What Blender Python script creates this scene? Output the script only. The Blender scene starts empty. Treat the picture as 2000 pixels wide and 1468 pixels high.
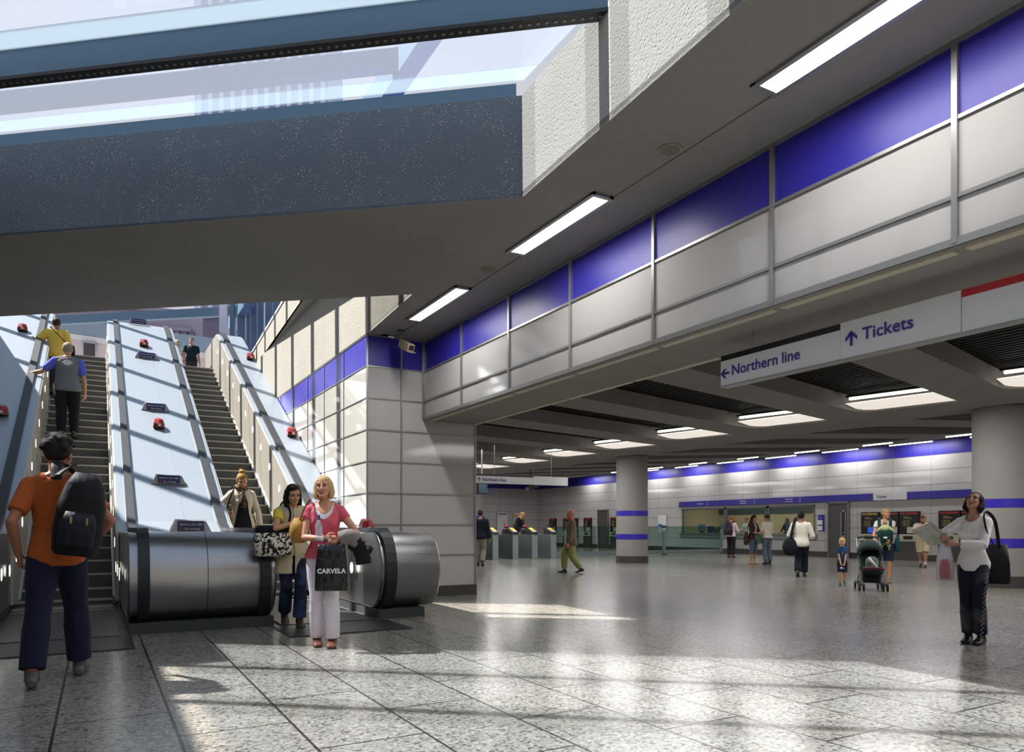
import bpy, bmesh, math, random
from mathutils import Vector, Matrix, Euler, Quaternion
random.seed(7)
R = math.radians
scn = bpy.context.scene
COL = scn.collection
V = Vector

# ------------------------------------------------------------------ helpers
class MB:
    """collects shapes and links them as one mesh object"""
    def __init__(s): s.v = []; s.f = []; s.m = []
    def add(s, vs, fs, m=0):
        b = len(s.v); s.v += [tuple(p) for p in vs]
        for f in fs: s.f.append([b + i for i in f]); s.m.append(m)
    def box(s, x0, x1, y0, y1, z0, z1, m=0):
        s.add([(x0,y0,z0),(x1,y0,z0),(x1,y1,z0),(x0,y1,z0),(x0,y0,z1),(x1,y0,z1),(x1,y1,z1),(x0,y1,z1)],
              [(0,3,2,1),(4,5,6,7),(0,1,5,4),(1,2,6,5),(2,3,7,6),(3,0,4,7)], m)
    def obox(s, c, a, b, d, m=0):
        """box from centre and three half-axis vectors"""
        c, a, b, d = V(c), V(a), V(b), V(d)
        if a.cross(b).dot(d) < 0: a, b = b, a
        s.add([c-a-b-d, c+a-b-d, c+a+b-d, c-a+b-d, c-a-b+d, c+a-b+d, c+a+b+d, c-a+b+d],
              [(0,3,2,1),(4,5,6,7),(0,1,5,4),(1,2,6,5),(2,3,7,6),(3,0,4,7)], m)
    def quad(s, a, b, c, d, m=0): s.add([a,b,c,d], [(0,1,2,3)], m)
    def prism(s, poly, ext, m=0):
        """polygon (3-d points, planar) pushed along ext"""
        n = len(poly); e = V(ext); p = [V(q) for q in poly]
        nrm = V((0,0,0))
        for i in range(n): nrm += p[i].cross(p[(i+1) % n])
        if nrm.dot(e) > 0: p.reverse()
        s.add(p + [q + e for q in p], [tuple(range(n)), tuple(range(2*n-1, n-1, -1))] +
              [(i, i+n, (i+1) % n + n, (i+1) % n) for i in range(n)], m)
    def rings(s, rings, m=0, cap=True):
        n = len(rings[0]); vs = [p for r in rings for p in r]; fs = []
        for k in range(len(rings)-1):
            for i in range(n):
                j = (i+1) % n
                fs.append((k*n+i, k*n+j, (k+1)*n+j, (k+1)*n+i))
        if cap:
            fs.append(tuple(range(n-1, -1, -1))); q = (len(rings)-1)*n
            fs.append(tuple(range(q, q+n)))
        s.add(vs, fs, m)
    def tube(s, pts, r, n=10, m=0, cap=True, flat=None):
        """round (or flat: ry/rx) tube through points with radius r or list"""
        pts = [V(p) for p in pts]; k = len(pts)
        rr = r if isinstance(r, (list, tuple)) else [r]*k
        up = None; rs = []
        for i, p in enumerate(pts):
            t = (pts[min(i+1,k-1)] - pts[max(i-1,0)]).normalized()
            if up is None: up = V((0,0,1)) if abs(t.z) < .95 else V((0,1,0))
            a = t.cross(up)
            if a.length < 1e-4: a = t.cross(V((1,0,0)))
            a.normalize(); b = a.cross(t).normalized(); up = b
            q = rr[i]; rx, ry = (q, q) if not isinstance(q, tuple) else q
            rs.append([p + a*(rx*math.cos(2*math.pi*j/n)) + b*(ry*math.sin(2*math.pi*j/n)) for j in range(n)])
        # orientation: rings ccw seen from the end
        s.rings([list(reversed(x)) for x in rs], m, cap)
    def cyl(s, c, r, z0, z1, n=24, m=0, r1=None):
        r1 = r if r1 is None else r1
        s.rings([[(c[0]+q*math.cos(2*math.pi*j/n), c[1]+q*math.sin(2*math.pi*j/n), z) for j in range(n)] for q, z in ((r,z0),(r1,z1))], m)
    def ell(s, c, r, m=0, n=12, k=8, M=None):
        c = V(c); r = (r,r,r) if not isinstance(r, (list,tuple)) else r
        rs = []
        for i in range(1, k):
            a = -math.pi/2 + math.pi*i/k
            ring = []
            for j in range(n):
                b = 2*math.pi*j/n
                q = V((r[0]*math.cos(a)*math.cos(b), r[1]*math.cos(a)*math.sin(b), r[2]*math.sin(a)))
                ring.append(c + (M @ q if M else q))
            rs.append(ring)
        s.rings(rs, m)
    def xf(s, M):
        s.v = [tuple(M @ V(p)) for p in s.v]; return s
    def mesh(s, name):
        me = bpy.data.meshes.new(name); me.from_pydata(s.v, [], s.f)
        return me
    def build(s, name, mats, parent=None, smooth=False, loc=None, bevel=0, kind=None, label=None):
        me = s.mesh(name)
        mats = mats if isinstance(mats, (list, tuple)) else [mats]
        for q in mats: me.materials.append(q)
        if len(mats) > 1: me.polygons.foreach_set('material_index', s.m)
        if smooth: me.polygons.foreach_set('use_smooth', [True]*len(me.polygons))
        me.update()
        return link(name, me, parent, loc, bevel, smooth, kind, label)

def link(name, me, parent=None, loc=None, bevel=0, smooth=False, kind=None, label=None):
    o = bpy.data.objects.new(name, me); COL.objects.link(o)
    if loc is not None: o.location = loc
    if parent is not None: o.parent = parent
    if bevel:
        b = o.modifiers.new('bevel', 'BEVEL'); b.width = bevel; b.segments = 2; b.limit_method = 'ANGLE'; b.angle_limit = R(40)
    if kind: o['kind'] = kind
    if label: o['label'] = label
    return o
def autosmooth(o, ang=40):
    me = o.data
    me.polygons.foreach_set('use_smooth', [True]*len(me.polygons))
    bm = bmesh.new(); bm.from_mesh(me)
    for e in bm.edges:
        if len(e.link_faces) == 2 and e.calc_face_angle(0) > R(ang): e.smooth = False
    bm.to_mesh(me); bm.free(); return o
def tag(o, label, cat, group=None, kind=None):
    o['label'] = label; o['category'] = cat
    if group: o['group'] = group
    if kind: o['kind'] = kind
    return o
def thing(name, label, cat, loc=(0,0,0), rz=0, group=None):
    o = bpy.data.objects.new(name, None); COL.objects.link(o)
    o.empty_display_size = .1
    o.location = loc; o.rotation_euler = (0,0,rz); return tag(o, label, cat, group)
def dup(root, loc, label, rz=None, group=None):
    r = root.copy(); COL.objects.link(r); r.location = loc
    if rz is not None: r.rotation_euler = (0,0,rz)
    r['label'] = label
    if group: r['group'] = group
    for ch in list(root.children):
        c = ch.copy(); COL.objects.link(c); c.parent = r
        for g in ch.children:
            d = g.copy(); COL.objects.link(d); d.parent = c
    return r
def struct(name, mb, mats, **k): return mb.build(name, mats, kind='structure', **k)

def text_geo(mb, txt, org, ax, ay, size, m=0, push=0.0, bold=0.0, align='LEFT', sx=1.0):
    """lettering as filled geometry on the plane org + x*ax + y*ay"""
    c = bpy.data.curves.new('t', 'FONT'); c.body = txt; c.size = size; c.offset = bold; c.align_x = align; c.resolution_u = 3
    o = bpy.data.objects.new('t', c); COL.objects.link(o)
    dg = bpy.context.evaluated_depsgraph_get()
    me = bpy.data.meshes.new_from_object(o.evaluated_get(dg))
    ax, ay, org = V(ax).normalized(), V(ay).normalized(), V(org); n = ax.cross(ay)
    mb.add([org + ax*(p.co.x*sx) + ay*p.co.y + n*push for p in me.vertices], [list(p.vertices) for p in me.polygons], m)
    wx = max(p.co.x*sx for p in me.vertices)
    bpy.data.objects.remove(o); bpy.data.curves.remove(c); bpy.data.meshes.remove(me); return wx

# ------------------------------------------------------------------ camera maths (floor points from the photograph)
HZ, FP, CH = 1030., 1420., 1.18
YAW = math.atan(810/1420.)
FW = (math.sin(YAW), math.cos(YAW)); RT = (math.cos(YAW), -math.sin(YAW))
def fl(px, py, z=0):
    t = (px-1000)/FP; s = (z-CH)/((HZ-py)/FP)
    return V(((FW[0]+t*RT[0])*s, (FW[1]+t*RT[1])*s, z))
def at(px, d, z=0):
    t = (px-1000)/FP
    return V(((FW[0]+t*RT[0])*d, (FW[1]+t*RT[1])*d, z))
def onX(px, py, X):
    t = (px-1000)/FP; s = X/(FW[0]+t*RT[0]); return V((X, (FW[1]+t*RT[1])*s, CH+(HZ-py)/FP*s))
def onY(px, py, Y):
    t = (px-1000)/FP; s = Y/(FW[1]+t*RT[1]); return V(((FW[0]+t*RT[0])*s, Y, CH+(HZ-py)/FP*s))
cam = bpy.data.objects.new('camera', bpy.data.cameras.new('camera')); COL.objects.link(cam)
cam.location = (0,0,CH); cam.rotation_euler = (R(90), 0, -YAW)
cam.data.sensor_width = 36; cam.data.lens = FP/2000*36; cam.data.shift_y = (HZ-734)/2000; cam.data.clip_end = 500
scn.camera = cam

# ------------------------------------------------------------------ materials
def srgb(r, g, b):
    f = lambda c: (c/255/12.92) if c/255 <= .04045 else ((c/255+.055)/1.055)**2.4
    return (f(r), f(g), f(b), 1)
class N:
    """small node-tree wrapper"""
    def __init__(s, name):
        s.mat = bpy.data.materials.new(name); s.mat.use_nodes = True
        s.t = s.mat.node_tree; s.t.nodes.clear()
        s.out = s.n('ShaderNodeOutputMaterial'); s.p = s.n('ShaderNodeBsdfPrincipled')
        s.l(s.p.outputs[0], s.out.inputs[0])
    def n(s, typ, **k):
        q = s.t.nodes.new(typ)
        for a, b in k.items(): setattr(q, a, b)
        return q
    def l(s, a, b): s.t.links.new(a, b)
    def inp(s, q, x, i):
        if isinstance(x, (int, float, tuple)): q.inputs[i].default_value = x
        else: s.l(x, q.inputs[i])
    def math(s, op, a, b=0.0, c=None):
        q = s.n('ShaderNodeMath', operation=op); s.inp(q, a, 0); s.inp(q, b, 1)
        if c is not None: s.inp(q, c, 2)
        return q.outputs[0]
    def mix(s, f, a, b, blend='MIX'):
        q = s.n('ShaderNodeMix', data_type='RGBA', blend_type=blend)
        s.inp(q, f, 0); s.inp(q, a, 6); s.inp(q, b, 7); return q.outputs[2]
    def obj(s): return s.n('ShaderNodeTexCoord').outputs['Object']
    def xyz(s):
        q = s.n('ShaderNodeSeparateXYZ'); s.l(s.obj(), q.inputs[0]); return q.outputs
    def noise(s, scale, detail=4, rough=.55, vec=None, out=0):
        q = s.n('ShaderNodeTexNoise'); q.inputs['Scale'].default_value = scale; q.inputs['Detail'].default_value = detail; q.inputs['Roughness'].default_value = rough
        s.l(vec if vec is not None else s.obj(), q.inputs['Vector']); return q.outputs[out]
    def voro(s, scale, feature='F1', out='Distance', vec=None):
        q = s.n('ShaderNodeTexVoronoi', feature=feature); q.inputs['Scale'].default_value = scale
        s.l(vec if vec is not None else s.obj(), q.inputs['Vector']); return q.outputs[out]
    def ramp(s, fac, stops):
        q = s.n('ShaderNodeValToRGB'); e = q.color_ramp.elements
        while len(e) < len(stops): e.new(.5)
        for x, (p, c) in zip(e, stops): x.position = p; x.color = c if len(c) == 4 else (*c, 1)
        s.l(fac, q.inputs[0]); return q.outputs[0]
    def bump(s, h, dist=.01, strength=.5):
        q = s.n('ShaderNodeBump'); q.inputs['Strength'].default_value = strength; q.inputs['Distance'].default_value = dist
        s.l(h, q.inputs['Height']); s.l(q.outputs[0], s.p.inputs['Normal'])
    def set(s, **k):
        for a, b in k.items():
            a = {'col':'Base Color','rough':'Roughness','metal':'Metallic','spec':'Specular IOR Level','trans':'Transmission Weight','coat':'Coat Weight','alpha':'Alpha','emit':'Emission Color','estr':'Emission Strength','ior':'IOR','sheen':'Sheen Weight','sss':'Subsurface Weight'}.get(a, a)
            s.inp(s.p, b, a)
        return s
_mc = {}
def plain(name, col, rough=.5, metal=0, spec=.5, var=.06, scale=6, **k):
    """procedural paint/plastic/metal with slight mottling"""
    key = (name, col, rough, metal)
    if key in _mc: return _mc[key]
    n = N(name); c = srgb(*col)
    d = tuple(min(1, x*(1-var)) for x in c[:3])+(1,)
    n.set(col=n.mix(n.noise(scale), d, tuple(min(1, x*(1+var)) for x in c[:3])+(1,)), rough=rough, metal=metal, spec=spec, **k)
    _mc[key] = n.mat; return n.mat
def cloth(col, rough=.85, wr=.5, col2=None, pat=None, scale=30, name='fabric', sheen=.04):
    key = ('cloth', col, col2, pat, scale, wr, rough)
    if key in _mc: return _mc[key]
    n = N(name); c = srgb(*col)
    base = n.mix(n.noise(9), tuple(x*.86 for x in c[:3])+(1,), tuple(min(1,x*1.1) for x in c[:3])+(1,))
    if pat == 'spots':
        f = n.ramp(n.voro(scale), [(.28,(0,0,0)),(.34,(1,1,1))]); base = n.mix(f, srgb(*col2), base)
    elif pat == 'noise':
        f = n.ramp(n.noise(scale, 3), [(.47,(0,0,0)),(.52,(1,1,1))]); base = n.mix(f, base, srgb(*col2))
    elif pat == 'glitter':
        f = n.ramp(n.voro(scale), [(.1,(1,1,1)),(.16,(0,0,0))]); base = n.mix(f, base, srgb(*col2))
    elif pat == 'fade':
        f = n.ramp(n.noise(3.2, 2), [(.45,(0,0,0)),(.65,(1,1,1))]); base = n.mix(f, base, srgb(*col2))
    n.set(col=base, rough=rough, spec=.25, sheen=sheen)
    mp = n.n('ShaderNodeMapping'); mp.inputs['Scale'].default_value = (1,1,.45); n.l(n.obj(), mp.inputs[0])
    h = n.math('ADD', n.math('MULTIPLY', n.noise(11, 3, .5, mp.outputs[0]), 1.0), n.math('MULTIPLY', n.noise(300, 1), .04))
    n.bump(h, .03*wr, .9)
    _mc[key] = n.mat; return n.mat
def skin(col):
    key = ('skin', col)
    if key in _mc: return _mc[key]
    n = N('skin'); c = srgb(*col)
    n.set(col=n.mix(n.noise(14), tuple(x*.88 for x in c[:3])+(1,), (c[0]*1.06, c[1]*1.0, c[2]*.98, 1)), rough=.5, spec=.35)
    n.bump(n.noise(220, 2), .002, .3); _mc[key] = n.mat; return n.mat
def hairm(col):
    key = ('hair', col)
    if key in _mc: return _mc[key]
    n = N('hair'); c = srgb(*col)
    mp = n.n('ShaderNodeMapping'); mp.inputs['Scale'].default_value = (1,1,.12); n.l(n.obj(), mp.inputs[0])
    f = n.noise(120, 3, .6, mp.outputs[0])
    n.set(col=n.mix(f, tuple(x*.55 for x in c[:3])+(1,), tuple(min(1,x*1.35) for x in c[:3])+(1,)), rough=.65, spec=.22)
    n.bump(f, .012, .8); _mc[key] = n.mat; return n.mat
def emis(name, col, st):
    n = N(name); c = srgb(*col); n.set(col=c, emit=c, estr=st, rough=.4)
    n.l(n.mix(n.noise(3), c, c), n.p.inputs['Base Color']); return n.mat
def glass(name, tint=(235,245,245), refl=1.0, haze=0.0, hazecol=(225,232,240)):
    """thin clear pane: sees through, mirrors by angle, optional frosting"""
    n = N(name); t = n.t; tr = n.n('ShaderNodeBsdfTransparent'); tr.inputs[0].default_value = srgb(*tint)
    gl = n.n('ShaderNodeBsdfGlossy'); gl.inputs['Roughness'].default_value = .02
    lw = n.n('ShaderNodeLayerWeight'); lw.inputs[0].default_value = .5
    fac = n.math('ADD', n.math('MULTIPLY', n.math('POWER', lw.outputs['Facing'], 4.0), .75), .045)
    mx = n.n('ShaderNodeMixShader'); n.l(n.math('MULTIPLY', fac, refl), mx.inputs[0]); n.l(tr.outputs[0], mx.inputs[1]); n.l(gl.outputs[0], mx.inputs[2])
    res = mx.outputs[0]
    if haze:
        df = n.n('ShaderNodeBsdfTranslucent'); df.inputs[0].default_value = srgb(*hazecol)
        m2 = n.n('ShaderNodeMixShader'); m2.inputs[0].default_value = haze
        n.l(res, m2.inputs[1]); n.l(df.outputs[0], m2.inputs[2]); res = m2.outputs[0]
    n.l(res, n.out.inputs[0]); n.t.nodes.remove(n.p); return n.mat

# ------------------------------------------------------------------ people
def remesh(mb, vox, smooth=3, cut=None):
    """union of overlapping closed shapes as one smooth surface"""
    me = mb.mesh('tmp'); o = bpy.data.objects.new('tmp', me); COL.objects.link(o)
    m = o.modifiers.new('r', 'REMESH'); m.mode = 'VOXEL'; m.voxel_size = vox; m.use_smooth_shade = True
    s = o.modifiers.new('s', 'SMOOTH'); s.factor = .5; s.iterations = smooth
    dg = bpy.context.evaluated_depsgraph_get()
    r = bpy.data.meshes.new_from_object(o.evaluated_get(dg))
    bpy.data.objects.remove(o); bpy.data.meshes.remove(me)
    if cut:
        bm = bmesh.new(); bm.from_mesh(r)
        bmesh.ops.delete(bm, geom=[f for f in bm.faces if cut(f.calc_center_median())], context='FACES')
        bm.to_mesh(r); bm.free()
    r.polygons.foreach_set('use_smooth', [True]*len(r.polygons)); return r
def ring(c, ax, ay, rx, ry, n=16, e=1.0):
    out = []
    for j in range(n):
        a = 2*math.pi*j/n; ca, sa = math.cos(a), math.sin(a)
        out.append(c + ax*(rx*math.copysign(abs(ca)**e, ca)) + ay*(ry*math.copysign(abs(sa)**e, sa)))
    return out
def ik(a, b, l1, l2, pole):
    d = b-a; L = d.length
    if L > (l1+l2)*.999: b = a + d*((l1+l2)*.999/L); d = b-a; L = d.length
    x = (l1*l1-l2*l2+L*L)/(2*L); h = math.sqrt(max(0, l1*l1-x*x))
    u = d.normalized(); p = pole - u*pole.dot(u)
    if p.length < 1e-5: p = V((0,1,0)) - u*u.y
    return a + u*x + p.normalized()*h, b
def lerp(a, b, t): return a + (b-a)*t
MT = [(-.115,.10,.085,0),(-.07,.158,.108,-.012),(-.01,.172,.115,-.012),(.06,.162,.108,-.004),(.13,.146,.098,.004),(.2,.148,.1,.006),(.28,.16,.11,.01),(.36,.17,.113,.008),(.43,.168,.102,-.004),(.48,.14,.082,-.012),(.515,.085,.062,-.015),(.55,.056,.056,-.012)]
FT = [(-.115,.10,.085,0),(-.07,.162,.112,-.014),(-.01,.172,.118,-.014),(.06,.15,.1,-.002),(.14,.12,.084,.004),(.21,.122,.086,.006),(.29,.136,.098,.01),(.36,.144,.1,.006),(.43,.142,.09,-.004),(.48,.118,.072,-.012),(.515,.072,.055,-.014),(.55,.047,.048,-.01)]
def human(label, pos, H, face, sex='m', skincol=(196,150,126), hair=('short',(60,45,35)), top=None, top2=None, legs=None, shoes=(40,35,35),
          feet=None, hands=None, poles=None, hdir=(None,None), curl=(.5,.5), lean=0, side=0, twist=0, head=(0,0,0), hip=None, vox=.008, build=1.0,
          dz=0, eyes=True, group=None, socks=None, palm=(None,None), armr=1.0, beard=None, hairvox=None):
    """one posed figure; face = heading in the photograph, 0 towards the camera, 90 to the right, 180 away"""
    s = H/1.75; fem = sex == 'f'
    u = V((pos[0],pos[1])).normalized(); rt = V((u.y,-u.x)); Fv = -u*math.cos(R(face)) + rt*math.sin(R(face))
    root = thing('person', label, 'person', (pos[0],pos[1],pos[2]), math.atan2(-Fv.x, Fv.y), group)
    feet = feet or [(-.1,.0,0,8,0),(.1,.0,0,-8,0)]
    feet = [tuple(f)+(0,)*(5-len(f)) for f in feet]
    hipz = .925 if hip is None else hip
    hc = V(((feet[0][0]+feet[1][0])/2, (feet[0][1]+feet[1][1])/2, hipz))
    Mt = Euler((-R(lean), R(side), R(twist)), 'XYZ').to_matrix()      # torso
    X, Y, Z = Mt @ V((1,0,0)), Mt @ V((0,1,0)), Mt @ V((0,0,1))
    X0 = V((1,0,0)); Y0 = V((0,1,0))
    prof = FT if fem else MT
    sw = (.15 if fem else .174)*build
    def tp(x, y, h): return hc + X*x + Y*y + Z*h
    def torso(mb, h0, h1, inf=0., flare=0.):
        ks = [r for r in prof if h0 < r[0] < h1]
        def at_(h):
            for a, b in zip(prof, prof[1:]):
                if a[0] <= h <= b[0]:
                    t = (h-a[0])/(b[0]-a[0]); return tuple(lerp(p,q,t) for p,q in zip(a,b))
            return prof[0] if h < prof[0][0] else prof[-1]
        a, b = at_(h0), at_(h1)
        rr = [(h0,)+a[1:]] + ks + [(h1,)+b[1:]]
        mb.rings([ring(tp(0, r[3], r[0])*1.0, X, Y, r[1]*build+inf+flare*max(0,(.2-r[0])), r[2]*build+inf+flare*.6*max(0,(.2-r[0])), 24, .9) for r in rr])
        if fem and h1 > .3:
            for q in (-1,1): mb.ell(tp(q*.062,.062,.315), (.056+inf,.052+inf,.058+inf), n=14, k=10, M=Mt)
    # limbs
    sh = [tp(q*sw,-.008,.445) for q in (-1,1)]
    hip_j = [hc + V((q*.088*build,0,-.02)) for q in (-1,1)]
    hands = hands or [(-.27,.03,.80),(.27,.03,.80)]
    poles = poles or [(-.5,-.8,-.1),(.5,-.8,-.1)]
    arms = []
    for i in (0,1):
        e, w = ik(sh[i], V(hands[i]), .29, .255, V(poles[i])); arms.append((sh[i], e, w))
    lg = []
    for i in (0,1):
        f = feet[i]; yaw = R(f[3]); pit = R(f[4])
        fd = V((-math.sin(yaw), math.cos(yaw), 0)); ank = V((f[0],f[1],f[2])) + V((0,0,.085)) - fd*(.05) 
        if pit: ank = V((f[0],f[1],f[2])) + fd*.09 + (Quaternion(fd.cross(V((0,0,1))), -pit) @ (V((0,0,.085))-fd*.14)) 
        k, a = ik(hip_j[i], ank, .418, .408, fd + V((0,0,.2)))
        up = V((0,0,1))
        fdd = fd
        if pit:
            qn = Quaternion(fd.cross(V((0,0,1))), -pit); fdd = qn @ fd; up = qn @ up
        lg.append((hip_j[i], k, a, fdd, up))
    af = (.86 if fem else 1.0)*armr*(.5+.5*build); lf = (.97 if fem else 1.0)*(.5+.5*build)
    def limb(mb, pts, n=14): mb.tube([p for p,_ in pts], [r for _,r in pts], n)
    def arm(mb, i, t0, t1, inf=0., flare=0.):
        a, e, w = arms[i]; tb = [(0,.056),(.25,.051),(.6,.045),(.92,.037),(1.0,.037),(1.12,.040),(1.35,.039),(1.7,.031),(1.95,.026),(2.0,.026)]
        P = lambda t: lerp(a,e,t) if t <= 1 else lerp(e,w,t-1)
        rad = lambda t: next(lerp(p[1],q[1],(t-p[0])/(q[0]-p[0])) for p,q in zip(tb,tb[1:]) if p[0] <= t <= q[0])
        ts = sorted({t0,t1}|{p[0] for p in tb if t0 < p[0] < t1})
        limb(mb, [(P(t), rad(t)*af+inf+flare*max(0,t-1)) for t in ts])
        if t0 == 0: mb.ell(a, .058*af+inf)
        if t0 < 1 < t1: mb.ell(e, .0375*af+inf)
    def leg(mb, i, t0, t1, inf=0., flare=0., knee=0.):
        a, k, w = lg[i][:3]; tb = [(0,.083),(.2,.085),(.5,.076),(.85,.06),(1,.056),(1.12,.054),(1.3,.057),(1.6,.046),(1.9,.037),(2,.037)]
        P = lambda t: lerp(a,k,t) if t <= 1 else lerp(k,w,t-1)
        rad = lambda t: next(lerp(p[1],q[1],(t-p[0])/(q[0]-p[0])) for p,q in zip(tb,tb[1:]) if p[0] <= t <= q[0])
        ts = sorted({t0,t1}|{p[0] for p in tb if t0 < p[0] < t1})
        limb(mb, [(P(t), rad(t)*lf+inf+(flare*max(0,t-.9))+knee) for t in ts], 16)
        if t0 < 1 < t1: mb.ell(k, .056*lf+inf+knee)
    # ---- head frame
    nb = tp(0,-.012,.53)
    hy, hp, hr = head
    Mh = (Mt.lerp(Matrix.Identity(3), .65)) @ Euler((0,0,R(hy))).to_matrix() @ Euler((-R(hp),0,0)).to_matrix() @ Euler((0,R(hr),0)).to_matrix()
    nt = nb + (Z*.6 + V((0,0,.4)))*.065 + Y*.008
    hcx = nt + Mh @ V((0,.022,.088))
    hs = .99 if fem else 1.05
    if H < 1.2: hs *= 1.32
    def hd(x, y, z): return hcx + Mh @ (V((x,y,z))*hs)
    def shift(mb_pts): return mb_pts
    body = MB()
    torso(body, -.115, .55)
    body.tube([tp(0,-.02,.50), nb, nt, hd(0,-.02,-.05)], [.062*(.85 if fem else 1), .054*(.86 if fem else 1), .052*(.86 if fem else 1), .055*(.9 if fem else 1)], 14)
    for q in (-1,1):                                                      # trapezius
        body.tube([tp(q*.02,-.03,.525), tp(q*.09,-.025,.49), sh[(q+1)//2]], [.045*af,.045*af,.05*af], 10)
    HR = [(-.118,.022,.074,.035),(-.107,.036,.087,.005),(-.085,.05,.089,-.03),(-.05,.0625,.087,-.062),(-.01,.0695,.085,-.085),(.03,.0735,.089,-.097),(.06,.0725,.084,-.099),(.087,.062,.066,-.087),(.105,.042,.04,-.06),(.114,.018,.012,-.03)]
    XH, YH, ZH = Mh @ V((1,0,0)), Mh @ V((0,1,0)), Mh @ V((0,0,1))
    body.rings([ring(hd(0,(f+b)/2,z), XH, YH, w*hs, (f-b)/2*hs, 20, .95) for z,w,f,b in HR])
    body.tube([hd(0,.083,.018), hd(0,.098,-.018), hd(0,.106,-.036)], [.009*hs,.011*hs,.012*hs], 8)
    for q in (-1,1):
        body.ell(hd(q*.011,.093,-.04), .0095*hs); body.ell(hd(q*.073,-.012,-.012), (.011*hs,.02*hs,.032*hs), M=Mh)
        body.ell(hd(q*.034,.075,-.03), (.024*hs,.02*hs,.022*hs), M=Mh)
        body.ell(hd(q*.03,.0805,.022), (.026*hs,.012*hs,.009*hs), M=Mh)
    body.ell(hd(0,.083,-.098), (.02*hs,.014*hs,.016*hs), M=Mh)
    for i in (0,1):
        q = (-1,1)[i]
        arm(body, i, 0, 2.0)
        a, e, w = arms[i]
        d = V(hdir[i]).normalized() if hdir[i] else (w-e).normalized()
        nrm = V(palm[i]) if palm[i] else V((-q,.25,0))
        nrm = (nrm - d*nrm.dot(d)).normalized(); sd = d.cross(nrm)*(1 if q > 0 else -1)
        k = af**.5*.98 if H > 1.2 else 1.1
        # palm then fingers; sd points to the thumb
        body.rings([ring(w + d*(t*k), sd, nrm, a_*k, b_*k, 12) for t,a_,b_ in ((-.01,.026,.022),(.03,.036,.018),(.07,.043,.017),(.092,.041,.014))])
        c = curl[i]
        for j,(off,L) in enumerate(((.031,.072),(.0105,.082),(-.0105,.077),(-.031,.06))):
            p = w + d*(.085*k) + sd*(off*k); an = .15+c*.9; pts = [p - d*.02*k, p]; dd = d
            for f_ in (.45,.32,.23):
                dd = (d*math.cos(an) + nrm*math.sin(an)); p = p + dd*(L*f_*k); pts.append(p); an += c*1.1
            body.tube(pts, [.0095*k,.0095*k,.009*k,.0082*k,.0065*k], 8)
        p = w + d*(.025*k) + sd*(.03*k); td = (d*.55 + sd*.75 + nrm*(.25+.5*c)).normalized(); p2 = p + td*(.045*k)
        td2 = (d*.8 + sd*(.35-.5*c) + nrm*(.2+.6*c)).normalized(); p3 = p2 + td2*(.03*k); p4 = p3 + td2*(.022*k)
        body.tube([p-td*.015*k,p,p2,p3,p4],[.014*k,.014*k,.0115*k,.01*k,.0075*k], 8)
        leg(body, i, 0, 2.0)
        _, _, ak, fd, up = lg[i]; sdw = fd.cross(up)
        body.tube([ak+up*.01, ak-up*.03],[.036*lf,.036*lf],12)
        body.rings([ring(ak + fd*t + up*zz, sdw, up, a_, b_, 12) for t,zz,a_,b_ in ((-.062,-.055,.016,.018),(-.045,-.045,.03,.035),(0,-.04,.034,.042),(.06,-.05,.038,.032),(.11,-.06,.044,.022),(.15,-.066,.038,.015),(.172,-.069,.02,.01))][::-1])
    sc = Matrix.Scale(s, 4)
    def mk(mb, name, mat, vx=vox, sm=3, cut=None, lab=None, par=None):
        me = remesh(mb, vx/s, sm, cut); me.transform(sc); me.materials.append(mat)
        o = link(name, me, par or root); me.name = name
        if lab: o['label'] = lab
        return o
    bo = mk(body, 'body', skin(skincol), vox, 2)
    # ---- clothes
    def mktop(t, name):
        mb = MB(); inf = t.get('inf', .012); h0 = t.get('hem', -.06); h1 = t.get('neck', .512)
        torso(mb, h0, h1, inf, t.get('flare', .07)); sl = t.get('sleeve', .6)
        if t.get('long'):
            lo = t['long']; mb.rings([ring(tp(0,-.012,h)-V((0,0,0)), X, Y, a_*build+inf, b_+inf, 24, .9) for h,a_,b_ in ((-.10-lo,.19+lo*.15,.138+lo*.12),(-.09-lo*.5,.19,.138),(-.06,.176,.124))])
        if h1 > .49:
            for q in (-1,1): mb.tube([tp(q*.05,-.028,.505), tp(q*.1,-.022,.478), sh[(q+1)//2]], [.05*af+inf*.6,.045*af+inf,.05*af+inf], 12)
        for i in (0,1):
            if sl > 0: arm(mb, i, 0, min(sl,1.97), inf+t.get('loose',0), t.get('bell',0))
            else: mb.ell(sh[i], .05*af+inf*.6)
        if t.get('collar'): mb.tube([tp(0,-.018,.5), tp(0,-.012,.55)], [.07,.062], 16)
        cut = None
        if 'scoop' in t or 'open' in t:
            Ti = Mt.inverted(); sx, sz = t.get('scoop', (0,0)); ow = t.get('open', 0); ob = t.get('openb', .0)
            def cut(c):
                q = Ti @ (c-hc)
                if sx and q.y > -.01 and (q.x/sx)**2 + ((q.z-.53)/sz)**2 < 1: return True
                if ow and q.y > 0 and abs(q.x) < ow + ob*max(0,.45-q.z): return True
                return False
        mk(mb, name, t['mat'], max(vox,.007), t.get('sm', 3), cut, t.get('lab'))
    if top2: mktop(top2, top2.get('name', 'undershirt'))
    if top: mktop(top, top.get('name', 'shirt'))
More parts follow.
